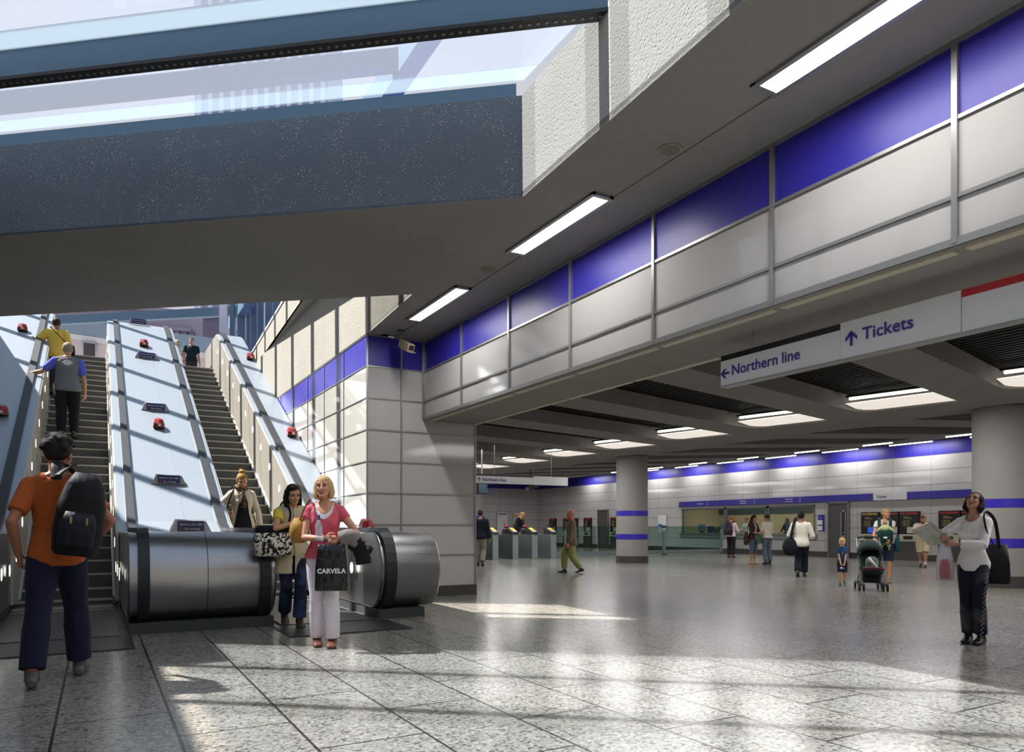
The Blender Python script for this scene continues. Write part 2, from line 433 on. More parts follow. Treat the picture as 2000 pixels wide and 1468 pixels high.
    if legs:
        mb = MB(); inf = legs.get('inf', .012); L = legs.get('len', 1.93); w = legs.get('waist', .08)
        torso(mb, -.12, w, .004)
        if legs.get('skirt'):
            mid = lerp(lg[0][1], lg[1][1], .5); kk = legs['skirt']
            c0 = tp(0,-.008,-.02); c1 = lerp(hc, V((mid.x, mid.y, mid.z)), L)
            mb.rings([ring(lerp(c0,c1,t), X0, Y0, .18+kk*t, .125+kk*t, 24) for t in (0,.33,.66,1)][::-1])
        else:
            for i in (0,1): leg(mb, i, 0, L, inf, legs.get('flare', .02), legs.get('loose', 0))
        mk(mb, legs.get('name', 'trousers'), legs['mat'], max(vox,.007), 3)
    if shoes:
        for i in (0,1):
            mb = MB(); _, _, ak, fd, up = lg[i]; sdw = fd.cross(up)
            e = .007
            mb.rings([ring(ak + fd*t + up*zz, sdw, up, a_, b_, 14, .85) for t,zz,a_,b_ in ((-.074,-.056,.02,.024),(-.055,-.045,.037,.042),(0,-.038,.04,.047),(.06,-.05,.044,.036),(.11,-.058,.05,.028),(.155,-.064,.045,.022),(.186,-.067,.026,.016))][::-1])
            mb.tube([ak+up*.02, ak-up*.03],[.043,.046],12)
            mk(mb, 'shoe', plain('shoe_leather', shoes, .45), max(vox,.006), 2)
    if socks:
        for i in (0,1):
            mb = MB(); a, k, w = lg[i][:3]; mb.tube([lerp(k,w,.7), lerp(k,w,1.0)],[.046,.044],12); mk(mb, 'sock', cloth(socks), max(vox,.007), 1)
    # ---- hair
    if hair:
        st, hc_ = hair; mb = MB(); hm = hairm(hc_); Hi = Mh.inverted()
        E = lambda c, r: mb.ell(hd(*c), tuple(x*hs for x in r), n=16, k=10, M=Mh)
        T = lambda pts, rs: mb.tube([hd(*p) for p in pts], [r*hs for r in rs], 10)
        if st == 'fringe_short': E((0,-.014,.03),(.083,.106,.093))
        elif st in ('short','crop','balding'): 
            g = {'short':0,'crop':.0,'balding':-.002}[st]
            E((0,-.008,.024),(.082+g,.107+g,.1+g))
        else: E((0,-.013,.027),(.085,.106,.097))
        if st == 'bob':
            for q in (-1,1): T([(q*.066,.01,.05),(q*.079,-.002,-.02),(q*.08,.01,-.08),(q*.066,.022,-.115)],[.026,.029,.03,.02]); T([(q*.04,-.07,.03),(q*.06,-.06,-.05),(q*.055,-.04,-.11)],[.04,.04,.028])
            T([(0,-.085,.03),(0,-.085,-.05),(0,-.055,-.105)],[.045,.042,.03])
        if st == 'long':
            for q in (-1,1): T([(q*.062,.0,.05),(q*.077,-.015,-.02),(q*.082,-.015,-.09),(q*.075,.0,-.17),(q*.06,.01,-.22)],[.026,.03,.034,.03,.016]); T([(q*.04,-.07,.03),(q*.06,-.065,-.06),(q*.06,-.05,-.15),(q*.05,-.045,-.22)],[.04,.042,.04,.02])
            T([(0,-.085,.03),(0,-.088,-.06),(0,-.075,-.15),(0,-.07,-.21)],[.045,.045,.04,.02])
        if st == 'bun': E((0,-.05,.125),(.05,.045,.04)); T([(0,-.07,.14),(.02,-.08,.16),(.05,-.06,.15)],[.02,.015,.008]); T([(-.03,-.05,.14),(-.05,-.03,.16)],[.018,.008])
        if st == 'tied': E((0,-.115,-.01),(.035,.03,.045))
        if st in ('tousled','thick'):
            rnd = random.Random(3)
            for k in range(40):
                a = rnd.uniform(0, 6.28); el = rnd.uniform(.0, 1.4)
                p = (.078*math.cos(a)*math.cos(el), -.012+.1*math.sin(a)*math.cos(el), .03+.092*math.sin(el)); E(p, (.034,.034,.028))
        bald = st == 'balding'
        def cut(c):
            q = (Hi @ (c-hcx))/hs; x, y, z = q
            if bald and z > .045: return True
            if y > .105: return True
            if st in ('bob','long'): return y > .03 and abs(x) < .062 and z < .07-.1*abs(x+.03)-.2*max(0,abs(x)-.03)
            if st == 'fringe_short': return (y > .02 and z < .035 and abs(x) < .07) or (z < -.055) or (y > -.035 and z < -.02)
            lim = .048 if st != 'crop' else .058
            if y > .035 and z < lim+.02*(abs(x)/.07): return True
            if y > .0 and z < .01: return True
            if y > -.045 and z < -.028: return True
            return z < -.075
        mk(mb, 'hair', hm, max(.006, vox*.8), 2, cut)
    if eyes:
        mb = MB()
        for q in (-1,1):
            ie = MB(); ie.ell(hd(q*.0315,.0775,0), (.0145*hs,.012*hs,.0062*hs), 0, 12, 8, Mh)
            ie.ell(hd(q*.0315,.0865,.0005), (.006*hs,.0045*hs,.0058*hs), 1, 10, 6, Mh)
            ie.tube([hd(q*.0155,.0868,.004), hd(q*.031,.0915,.0088), hd(q*.047,.084,.004)], [.0016*hs,.003*hs,.0016*hs], 6, 1)
            ie.xf(sc); ie.build('eye', [plain('eye_white',(190,182,176),.3), plain('eye_iris',(45,32,26),.2)], bo, True)
            eb = MB(); eb.tube([hd(q*.014,.094,.021), hd(q*.03,.094,.027), hd(q*.05,.081,.022)], [.003*hs,.0042*hs,.002*hs], 6)
            eb.xf(sc); eb.build('eyebrow', hairm(tuple(int(c*.7) for c in (hair[1] if hair else (120,100,85)))), bo, True)
        lp = MB(); lp.tube([hd(-.023,.0815,-.072), hd(-.01,.0905,-.0685), hd(0,.0912,-.07), hd(.01,.0905,-.0685), hd(.023,.0815,-.072)], [.0018*hs,.005*hs,.0045*hs,.005*hs,.0018*hs], 8)
        lp.tube([hd(-.019,.083,-.076), hd(0,.0908,-.0785), hd(.019,.083,-.076)], [.002*hs,.0062*hs,.002*hs], 8)
        lp.xf(sc); lc = tuple(int(a*b) for a,b in zip(skincol,(.86,.62,.62))); lp.build('mouth', plain('lips', lc, .4), bo, True)
    if beard:
        mb = MB(); mb.rings([ring(hd(0,(f+b)/2+.001,z), XH, YH, (w+.005)*hs, (f-b)/2*hs+.004, 16) for z,w,f,b in HR[:4]])
        mk(mb, 'beard', hairm(beard), .006, 1, lambda c: ((Hi2 := Mh.inverted()) @ (c-hcx)).y/hs < .0 or ((Mh.inverted() @ (c-hcx)).z/hs > -.06 and abs((Mh.inverted() @ (c-hcx)).x)/hs < .03 ))
    Mw = Matrix.Translation(root.location) @ Matrix.Rotation(root.rotation_euler.z, 4, 'Z')
    info = dict(root=root, W=lambda p: Mw @ (V(p)*s), s=s, rz=root.rotation_euler.z, arms=[[a*s for a in A] for A in arms], Mw=Mw, head=hcx, hd=lambda x,y,z: Mw @ (hd(x,y,z)*s), tp=lambda x,y,h: Mw @ (tp(x,y,h)*s))
    return info
# ------------------------------------------------------------------ surface materials
def line_mask(n, c, off, per, w):
    """1 on joint lines every per metres along coordinate socket c"""
    f = n.math('FRACT', n.math('ADD', n.math('DIVIDE', n.math('SUBTRACT', c, off), per), .5))
    return n.math('LESS_THAN', n.math('MULTIPLY', n.math('ABSOLUTE', n.math('SUBTRACT', f, .5)), per), w/2)
BLUE = (46,40,158); ENAM = (194,191,192)
def enamel(name, axis, z0, per, joff, jper, split, base=.2, w=.016, white=ENAM, lines=True, wy=.01):
    n = N(name); x = n.xyz(); z = x[2]; a = x[0] if axis == 'x' else x[1]
    c = n.mix(n.noise(.7, 2), srgb(*[int(q*.97) for q in white]), srgb(*white))
    c = n.mix(n.math('GREATER_THAN', z, split), c, srgb(*BLUE))
    if lines:
        m = n.math('MAXIMUM', line_mask(n, z, z0, per, w), line_mask(n, a, joff, jper, wy))
        c = n.mix(m, c, srgb(108,104,104))
    c = n.mix(n.math('LESS_THAN', z, base), c, srgb(62,58,56))
    n.set(col=c, rough=n.math('ADD', n.math('MULTIPLY', n.math('GREATER_THAN', z, split), .34), .06), spec=.5)
    n.bump(n.noise(1.6, 2), .003, .12)
    return n.mat
def concrete(name, col, rough=.85, speck=None, pit=.5, sc=18):
    n = N(name); c = srgb(*col)
    b = n.mix(n.noise(1.3, 5, .6), tuple(x*.82 for x in c[:3])+(1,), tuple(min(1,x*1.12) for x in c[:3])+(1,))
    b = n.mix(n.math('MULTIPLY', n.noise(60, 3), .35), b, tuple(x*.6 for x in c[:3])+(1,))
    if speck:
        f = n.ramp(n.voro(42), [(.12,(1,1,1)),(.22,(0,0,0))]); g = n.ramp(n.noise(5,3), [(.45,(0,0,0)),(.55,(1,1,1))])
        b = n.mix(n.math('MULTIPLY', f, g), b, srgb(*speck))
    n.set(col=b, rough=rough, spec=.3)
    h = n.ramp(n.voro(sc*1.7), [(0,(0,0,0)),(.35,(1,1,1))]); n.bump(n.math('ADD', n.math('MULTIPLY', h, pit), n.noise(45, 4)), .012, .7)
    return n.mat
def mat_floor():
    n = N('terrazzo_floor'); x = n.xyz()
    cb = n.n('ShaderNodeCombineXYZ'); n.l(n.math('ADD', x[1], 40.0-3.88+1.25*8), cb.inputs[0]); n.l(n.math('ADD', x[0], 40*.62-.40), cb.inputs[1])
    br = n.n('ShaderNodeTexBrick', offset=.5, offset_frequency=2, squash=1.0); n.l(cb.outputs[0], br.inputs['Vector'])
    for k, v in (('Scale',1.0),('Mortar Size',.0085),('Mortar Smooth',.1),('Bias',0.0),('Brick Width',1.25),('Row Height',.62)): br.inputs[k].default_value = v
    br.inputs['Color1'].default_value = (.9,.9,.9,1); br.inputs['Color2'].default_value = (1.05,1.04,1.03,1); br.inputs['Mortar'].default_value = (.12,.12,.12,1)
    v1 = n.voro(52, out='Color'); hs = n.n('ShaderNodeSeparateColor'); n.l(v1, hs.inputs[0]); F = lambda r,g,b: tuple(x*.43 for x in srgb(r,g,b)[:3])+(1,)
    sp = n.ramp(hs.outputs[0], [(0,F(110,108,104)),(.09,F(140,137,131)),(.22,F(184,180,170)),(.55,F(203,199,188)),(.8,F(216,212,202)),(1,F(236,233,226))])
    f2 = n.ramp(n.voro(120, out='Color'), [(.16,(.72,.72,.72)),(.22,(1,1,1))])
    c = n.mix(1.0, sp, f2, 'MULTIPLY'); c = n.mix(1.0, c, br.outputs['Color'], 'MULTIPLY')
    n.set(col=c, rough=n.math('ADD', n.math('MULTIPLY', n.noise(35,3), .12), .14), spec=.5)
    n.bump(n.math('MULTIPLY', br.outputs['Fac'], -1.0), .003, .6)
    return n.mat
def brushed(name, col, rough=.3, metal=.9, axis=0, str_=.05):
    n = N(name); c = srgb(*col); mp = n.n('ShaderNodeMapping'); s = [90,90,90]; s[axis] = 1.2
    mp.inputs['Scale'].default_value = s; n.l(n.obj(), mp.inputs[0]); f = n.noise(1, 3, .6, mp.outputs[0])
    n.set(col=n.mix(f, tuple(x*.88 for x in c[:3])+(1,), tuple(min(1,x*1.08) for x in c[:3])+(1,)), rough=n.math('ADD', n.math('MULTIPLY', f, .16), rough-.08), metal=metal)
    n.bump(n.noise(1.1, 2), .02, str_); return n.mat
M = {}
M['floor'] = mat_floor()
M['ceil'] = concrete('plaster_ceiling', (150,146,142), .8, pit=.05, sc=8)
M['soffit'] = concrete('beam_soffit', (150,146,142), .85, pit=.08, sc=8)
M['upst'] = concrete('cast_concrete', (184,180,170), .9, pit=.55, sc=16)
M['dark_conc'] = concrete('speckled_concrete', (112,122,134), .7, speck=(240,228,210), pit=.35, sc=14)
M['conc_wall'] = concrete('concrete_wall', (172,169,160), .9, pit=.25, sc=12)
M['col'] = concrete('bush_hammered_concrete', (158,155,152), .8, pit=.6, sc=26)
M['hallceil'] = concrete('hall_ceiling', (150,145,142), .75, pit=.04, sc=8)
M['steelblue'] = plain('painted_steel_blue', (86,116,140), .5)
M['dark'] = plain('dark_metal', (32,31,31), .5)
M['black'] = plain('black_gloss', (14,14,15), .3)
M['alu'] = plain('aluminium_trim', (150,150,150), .35, .6)
M['steel'] = brushed('brushed_steel', (160,160,164), .3, .95, 0)
M['deck'] = brushed('satin_deck', (160,170,182), .34, .4, 1, .02)
M['panel'] = brushed('panel_steel', (192,187,178), .35, .35, 1, .02)
M['rubber'] = plain('handrail_rubber', (24,30,38), .5)
M['plinth'] = plain('plinth_granite', (52,58,60), .6)
M['white'] = plain('white_paint', (226,226,228), .4)
M['signwhite'] = plain('sign_white', (214,215,217), .35)
M['navy'] = plain('sign_navy', (52,42,140), .4)
M['deepblue'] = plain('fascia_blue', (50,42,146), .35)
M['ltext'] = plain('sign_letter_white', (235,235,240), .5)
M['red'] = plain('sign_red', (178,24,30), .35)
M['lamp'] = emis('lamp_panel', (255,248,222), 7)
M['lampw'] = emis('lamp_strip', (255,252,244), 7)
M['reflglow'] = emis('coffer_reflector_glow', (250,242,232), .7)  # lamplight on the coffer end panel, put in as a glow of its own
M['spot'] = emis('spot_lens', (255,250,240), 5)
M['glass'] = glass('clear_glass', (228,240,238), 1.0)
M['roofglass'] = glass('roof_glass', (240,244,250), .7, .08, (224,227,238))
M['frit'] = glass('fritted_glass', (236,240,246), .6, .2, (190,206,216))
# ------------------------------------------------------------------ setting: concourse
DX, DY = -.777, .629                                    # run of the skewed roof beams
def by(x, y0, x0=3.59): return y0 - (x-x0)*.8095        # Y of a skewed line at x
def ux(y): return 3.83 - (11.5-y)*.0535                 # skylight upstand line
f = MB(); f.box(-7,26.5,-6,46,-.3,0); struct('floor', f, M['floor'])
c = MB()
P = lambda pts, z: [V((x,y,z)) for x,y in pts]
c.prism(P([(ux(-6),-6),(4.05,-6),(4.05,11.5),(3.83,11.5)],4.34),(0,0,.06))
c.box(4.30,4.84,-6,11.5,4.34,4.40); c.box(4.045,4.305,-6,11.5,4.352,4.40)
struct('ceiling', c, M['ceil'])
u = MB(); u.prism(P([(ux(-6),-6),(ux(-6)+.5,-6),(4.33,11.5),(3.83,11.5)],4.36),(0,0,.96)); struct('wall_upstand', u, M['upst'])
b = MB(); b.prism(P([(3.64,by(3.64,5.96)),(3.78,by(3.78,9.33)),(-2.3,by(-2.3,9.33)),(-2.3,by(-2.3,5.96))],4.342),(0,0,.03)); b.prism(P([(3.65,by(3.65,6.0)),(3.78,by(3.78,9.3)),(-2.3,by(-2.3,9.3)),(-2.3,by(-2.3,6.0))],4.372),(0,0,.9)); struct('ceiling_beam', b, M['soffit'])
b = MB(); 
for y0, e in ((5.96,.05),(9.28,.05)): b.prism(P([(3.645,by(3.645,y0)),(3.645,by(3.645,y0+e)),(-2.3,by(-2.3,y0+e)),(-2.3,by(-2.3,y0))],4.345),(0,0,.975))
struct('ceiling_beam_face', b, M['dark_conc'])
t = MB()
for y0 in (5.98,9.2): t.prism(P([(3.5,by(3.5,y0)),(3.5,by(3.5,y0+.08)),(-2.2,by(-2.2,y0+.08)),(-2.2,by(-2.2,y0))],5.32),(0,0,.13))
struct('trim_1', t, M['steelblue'])
w = MB(); w.box(-2.6,-2.25,-6,9.6,0,5.15); w.box(-2.6,-2.25,9.6,30,0,6.2); struct('wall_left', w, M['conc_wall'])
w = MB(); w.box(-2.6,26.5,-6.3,-6,0,4.9); struct('wall_rear', w, M['conc_wall'])
# skylight glazing bars and panes, skewed like the beams
for k, y0 in enumerate((4.45, 2.95, 1.45, -.05, -1.55)):
    g = MB(); h0 = 5.225
    g.prism(P([(3.6,by(3.6,y0)),(3.6,by(3.6,y0+.13)),(-2.6,by(-2.6,y0+.13)),(-2.6,by(-2.6,y0))],h0+.015),(0,0,.24))
    o = struct('trim_%d' % (k+2), g, M['steelblue'])
    g = MB(); g.prism(P([(3.6,by(3.6,y0-.01)),(3.6,by(3.6,y0+.14)),(-2.6,by(-2.6,y0+.14)),(-2.6,by(-2.6,y0-.01))],h0-.02),(0,0,.03))
    for q in range(110):
        x = 3.5-q*.055; g.box(x-.012,x+.012,by(x,y0)+.05,by(x,y0)+.08,h0-.024,h0-.019,1)
    g.build('light_track', [M['dark'], plain('track_dots',(120,116,110),.4)], o)
ys = [5.98,4.45,2.95,1.45,-.05,-1.55,-3.05]
for k in range(6):
    g = MB(); a, d = ys[k]-.02, ys[k+1]+.15
    gl = [(a,a-.26,1),(a-.26,d+.2,0),(d+.2,d,1)] if a-d > 1 else [(a,d,0)]
    for p, q, m in gl: g.prism(P([(3.55,by(3.55,q)),(3.55,by(3.55,p)),(-2.3,by(-2.3,p)),(-2.3,by(-2.3,q))],5.46),(0,0,.012),m)
    struct('window_%d' % (k+1), g, [M['roofglass'], M['frit']])
# ------------------------------------------------------------------ fascia, pier, side wall
FM = enamel('fascia_enamel','y',0,.52,0,1.47,3.83,0,lines=False)
g = MB(); g.box(4.84,5.83,-6,11.5,3.012,4.6); g.box(4.84,26,-6,46,4.5,4.7); struct('wall_fascia', g, [FM])
g = MB(); g.box(4.83,5.84,-6,11.5,3.0,3.012); struct('ceiling_fascia', g, M['soffit'])
g = MB()
for z, d, hh in ((3.83,.018,.026),(3.325,.018,.026),(3.03,.022,.05),(4.325,.02,.03)): g.box(4.84-d,4.84,-6,11.49,z-hh/2,z+hh/2)
for k in range(-5,7): y = 2.67+1.47*k; g.box(4.815,4.84,y-.019,y+.019,3.02,4.34)
struct('trim_8', g, M['alu'])
g = MB()
for k in range(-5,7):
    y = 2.67+1.47*k
    if y < 11.4:
        e = min(y+1.43, 11.46)
        g.box(4.87,4.95,y+.04,e,2.985,3.001); g.box(5.73,5.81,y+.04,e,2.985,3.001)
struct('trim_9', g, plain('cream_strip',(196,188,172),.5))
PM = enamel('pier_enamel','x',3.83,.52,3.83,2,3.83,0,lines=False)
SM = enamel('side_enamel','y',3.83,.52,11.5,1.28,3.83,0,lines=False, white=(184,182,178))
g = MB(); g.box(3.845,5.82,11.515,41,0,4.34); g.f.pop(); g.m.pop(); struct('wall_pier', g, [PM])
g = MB(); g.box(3.83,3.847,11.515,30,0,4.36); struct('wall_side', g, [SM])
g = MB(); zs = [.71,1.23,1.75,2.27,2.79,3.31,3.83,4.335]
for z in zs:
    g.box(3.83,5.82,11.5,11.516,z-.011,z+.011); g.box(3.818,3.832,11.5,30,z-.008,z+.008)
for x, zt in ((3.835,4.34),(4.43,4.34),(5.818,3.01)): g.box(x-.014,x+.014,11.498,11.517,.18,zt)
g.box(4.806,4.832,11.496,11.516,3.02,4.34)
for k in range(14): y = 11.5+1.28*k; g.box(3.818,3.832,y-.008,y+.008,.18,4.34)
struct('trim_10', g, M['alu'])
g = MB(); g.box(3.82,5.835,11.485,11.52,0,.18); g.box(3.815,3.835,11.5,30,0,.18); struct('baseboard_pier', g, plain('skirting_dark',(66,62,60),.5))
g = MB(); g.box(3.815,4.2,11.4,30,4.352,5.77); g.prism([V((ux(9.28),9.28,4.36)),V((4.3,9.28,4.36)),V((4.3,11.5,4.36)),V((3.83,11.5,4.36))],(0,0,1.4)); struct('wall_escalator', g, M['conc_wall'])
g = MB(); sk = lambda y: 3.83-(19-y)*.053
g.prism(P([(sk(9.5),9.5),(4.3,9.5),(4.3,30),(sk(30),30)],5.77),(0,0,.62)); struct('wall_parapet', g, M['conc_wall'])
g = MB(); g.prism(P([(sk(9.5)-.02,9.5),(sk(9.5)+.12,9.5),(sk(30)+.12,30),(sk(30)-.02,30)],6.39),(0,0,.06)); struct('trim_11', g, M['white'])
# recessed ceiling lights and speakers
LG = [(-1.0,.8),(2.0,3.67),(5.57,7.25),(8.62,10.36)]
L0 = None
labs = ['bright recessed strip light in concourse ceiling, out over viewer','bright recessed strip light nearest the viewer above the blue fascia panels','second bright recessed strip light along the concourse ceiling','farthest bright recessed strip light, nearest the corner camera']
for (a, b_), lb in list(zip(LG, labs))[1:]:
    t = thing('ceiling_light', lb, 'ceiling light', (4.175,(a+b_)/2,4.335), 0, 'recessed strip lights of the concourse')
    l = (b_-a)/2
    g = MB(); g.box(-.085,.085,-l+.05,l-.05,.0,.02); g.build('diffuser', M['lamp'], t)
    g = MB(); g.box(-.125,-.085,-l,l,-.018,.03); g.box(.085,.125,-l,l,-.018,.03); g.box(-.125,.125,-l,-l+.05,-.012,.03); g.box(-.125,.125,l-.05,l,-.012,.03); g.build('frame', M['alu'], t)
for y, lb in ((4.64,'round grey ceiling speaker between the two nearest strip lights'),(7.9,'round grey ceiling speaker between the second and farthest strip lights')):
    t = thing('ceiling_speaker', lb, 'speaker', (4.17,y,4.352), 0, 'ceiling speakers')
    g = MB(); g.cyl((0,0),.1,-.012,.012,28); g.build('rim', plain('speaker_rim',(150,142,126),.6), t)
    g = MB(); g.cyl((0,0),.083,-.016,-.011,28); n = N('speaker_mesh'); n.set(col=n.mix(n.ramp(n.voro(160), [(.3,(0,0,0)),(.4,(1,1,1))]), srgb(60,56,48), srgb(128,120,104)), rough=.7); g.build('grille', n.mat, t)
# corner camera
t = thing('security_camera', 'boxy cream surveillance camera hanging in the corner above the tiled pier', 'camera', (4.24,11.05,4.34))
g = MB(); g.cyl((0,0),.05,-.03,0,16); g.tube([(0,0,-.02),(0,0,-.14),(.03,-.05,-.2)],[.022,.02,.018],10); g.build('bracket', plain('camera_bracket',(120,112,96),.5), t, True)
d = V((.12,-.9,-.42)).normalized(); xx = V((1,.13,0)).normalized(); zz = xx.cross(d).normalized(); cc = V((.05,-.13,-.25))
g = MB(); g.obox(cc, xx*.06, d*.17, zz*.055); hs_ = g.build('housing', plain('camera_case',(150,140,118),.45), t, bevel=.008)
g = MB(); g.obox(cc+d*.172, xx*.042, d*.004, zz*.036); g.build('lens_window', M['black'], hs_)
g = MB(); g.obox(cc+zz*.062+d*.03, xx*.07, d*.19, zz*.005); g.build('sunshield', plain('camera_case',(150,140,118),.45), t)
# ------------------------------------------------------------------ ticket hall shell
HM = enamel('hall_enamel','y',.15,.508,13.38-1.42*9,1.42,3.706,.22)
HMX = enamel('hall_enamel_back','x',.15,.508,25.3-1.42*14,1.42,3.706,.22)
g = MB(); Y0, Y1, z0, z1 = 19.53,27.26,.9,2.12
g.box(25.3,25.5,-6,Y0,0,4.3); g.box(25.3,25.5,Y1,41,0,4.3); g.box(25.3,25.5,Y0,Y1,0,z0); g.box(25.3,25.5,Y0,Y1,z1,4.3); struct('wall_ticket', g, [HM])
g = MB(); g.box(5.8,25.5,41,41.3,0,4.3); struct('wall_back', g, [HMX])
g = MB(); g.box(5.8,25.5,-6.0,-5.9,0,4.3); struct('wall_front', g, [HMX])
g = MB(); g.box(25.24,25.31,-6,17.4,0,.2); g.box(25.24,25.31,18.95,33.2,0,.2); g.box(25.24,25.31,34.3,41,0,.2); g.box(5.83,25.3,40.96,41.01,0,.2); struct('baseboard_hall', g, plain('skirting_dark',(66,62,60),.5))
g = MB(); g.box(5.8,25.4,-6,41,4.22,4.28); struct('ceiling_deck', g, plain('deck_dark',(24,24,25),.9))
g = MB()
for k in range(52): x = 6.0+k*.16; g.box(x,x+.07,-6,41,3.86,3.97)
struct('ceiling_baffle', g, plain('baffle_dark',(34,34,34),.7))
def round_poly(pts, r, n=6):
    out = []; m = len(pts)
    for i, p in enumerate(pts):
        p = V(p); a = V(pts[i-1]); b = V(pts[(i+1) % m]); q = r[i]
        if q <= 0: out.append(p); continue
        u1, u2 = (a-p).normalized(), (b-p).normalized(); s, e = p+u1*q, p+u2*q
        for k in range(n+1):
            t = k/n; out.append(s*(1-t)**2 + p*2*t*(1-t) + e*t*t)
    return out
def slab_with_holes(outer, holes, th):
    c = bpy.data.curves.new('c','CURVE'); c.dimensions = '2D'; c.fill_mode = 'BOTH'; c.extrude = th/2
    for pl in [outer]+holes:
        s = c.splines.new('POLY'); s.points.add(len(pl)-1); s.use_cyclic_u = True
        for q, p in zip(s.points, pl): q.co = (p[0],p[1],0,1)
    o = bpy.data.objects.new('c', c); COL.objects.link(o); dg = bpy.context.evaluated_depsgraph_get()
    me = bpy.data.meshes.new_from_object(o.evaluated_get(dg)); bpy.data.objects.remove(o); bpy.data.curves.remove(c); return me
KS = range(-5,11)
h1 = []
for k in KS:
    y = 7.72+2.8*k
    h1.append(round_poly([(7.0,y-1.62),(14.12,y),(13.72,y+1.78),(6.9,y+.22)],[.2,.12,.55,.2]))
me = slab_with_holes([(5.84,-5.9),(15.0,-5.9),(15.0,40.95),(5.84,40.95)], h1, .3)
me.transform(Matrix.Translation((0,0,3.55+.15))); me.materials.append(M['hallceil']); link('ceiling_hall', me, kind='structure')
h2 = []
for k in KS:
    y = 10.9+2.8*k
    if y < 39: h2.append(round_poly([(16.3,y-.0),(22.2,y-.15),(22.6,y+.6),(22.2,y+1.45),(15.8-15+15.0,y+1.6)],[.5,.4,.3,.4,.1]))
me = slab_with_holes([(15.0,-5.9),(23.9,-5.9),(23.9,40.95),(15.0,40.95)], h2, .2)
me.transform(Matrix.Translation((15.0,0,3.65)) @ Matrix.Rotation(-math.atan(.058),4,'Y') @ Matrix.Translation((-15.0,0,0))); me.materials.append(M['hallceil']); link('ceiling_vault', me, kind='structure')
# coffer lights
first = None
for k in KS:
    y = 7.72+2.8*k
    if y < -2 or y > 36: continue
    lb = 'cream coffer light in the near ceiling row, %s' % ('beside the near column' if k == 0 else '%s one back from the near column' % ['first','second','third','fourth','fifth','sixth','seventh','eighth','ninth','tenth'][k-1] if k > 0 else '%s one in front of the near column' % ['first','second','third','fourth'][-k-1])
    if first is None:
        t = thing('coffer_light', lb, 'ceiling light', (13.7,y,3.55), 0, 'coffer lights of the first row')
        g = MB(); g.prism([V(p) for p in ((.39,.0,.03),(.0,1.74,.03),(-.75,1.57,.09),(-.4,-.17,.09))],(0,0,.012)); g.build('glowing_reflector', M['reflglow'], t)
        g = MB(); g.obox((-.72,.68,.15),(.03,0,0),(-.16,.70,0),(0,0,.02)); g.build('lamp_strip', M['lampw'], t)
        g = MB(); g.obox((-.72,.68,.195),(.07,0,0),(-.17,.74,0),(0,0,.02)); g.build('lamp_housing', M['dark'], t); first = t
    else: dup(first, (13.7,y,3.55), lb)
first = None
for k in KS:
    y = 14.5+2.8*(k-5)
    if y < -3 or y > 39: continue
    nm = 'counting back from the near column' 
    i = k-5
    if first is None:
        t = thing('wall_washer', 'x', 'ceiling light', (24.85,y,4.15), 0, 'lamp strips washing the ticket wall')
        g = MB(); g.box(-.022,.022,0,1.55,-.03,0); g.build('lamp_strip', M['lampw'], t)
        g = MB(); g.box(-.06,.06,-.03,1.58,0,.08); g.build('housing', M['dark'], t); first = r = t
        t2 = thing('coffer_lamp', 'x', 'ceiling light', (22.75,y+.1,3.99), 0, 'short lamp strips at the ends of the far coffers')
        g = MB(); g.box(-.022,.022,0,1.05,-.03,0); g.build('lamp_strip', M['lampw'], t2); g = MB(); g.box(-.05,.05,-.02,1.07,0,.05); g.build('housing', M['dark'], t2); first2 = r2 = t2
    else: r = dup(first, (24.85,y,4.15), ''); r2 = dup(first2, (22.75,y+.1,3.99), '')
    ORD = ['first','second','third','fourth','fifth','sixth','seventh','eighth','ninth','tenth','eleventh','twelfth','thirteenth','fourteenth','fifteenth','sixteenth']
    w_ = 'above the ticket machines' if y < 17.5 else 'above the office windows' if y < 27 else 'far along the ticket wall'
    r['label'] = 'lamp strip %s, %s one from the near end of the wall' % (w_, ORD[k])
    r2['label'] = 'short coffer lamp %s, %s one from the near end' % (w_, ORD[k])
# columns
for nm, x, y, lb in (('a',15.8,7.8,'thick round concrete column with two blue bands beside the woman in white'),('b',15.75,19.4,'round concrete column with two blue bands in the middle of the hall'),('c',15.45,30.8,'far round concrete column half hidden behind the tiled pier')):
    t = thing('column', lb, 'column', (x,y,0), 0, 'hall columns')
    g = MB(); g.cyl((0,0),.53,0,3.56,64); autosmooth(g.build('shaft', M['col'], t))
    g = MB(); g.cyl((0,0),.545,0,.23,64); autosmooth(g.build('plinth', plain('skirting_dark',(66,62,60),.5), t))
    for z in ((.785,.965),(1.57,1.745)):
        g = MB(); g.cyl((0,0),.535,z[0],z[1],64); autosmooth(g.build('band', plain('band_blue',(58,46,176),.3), t))
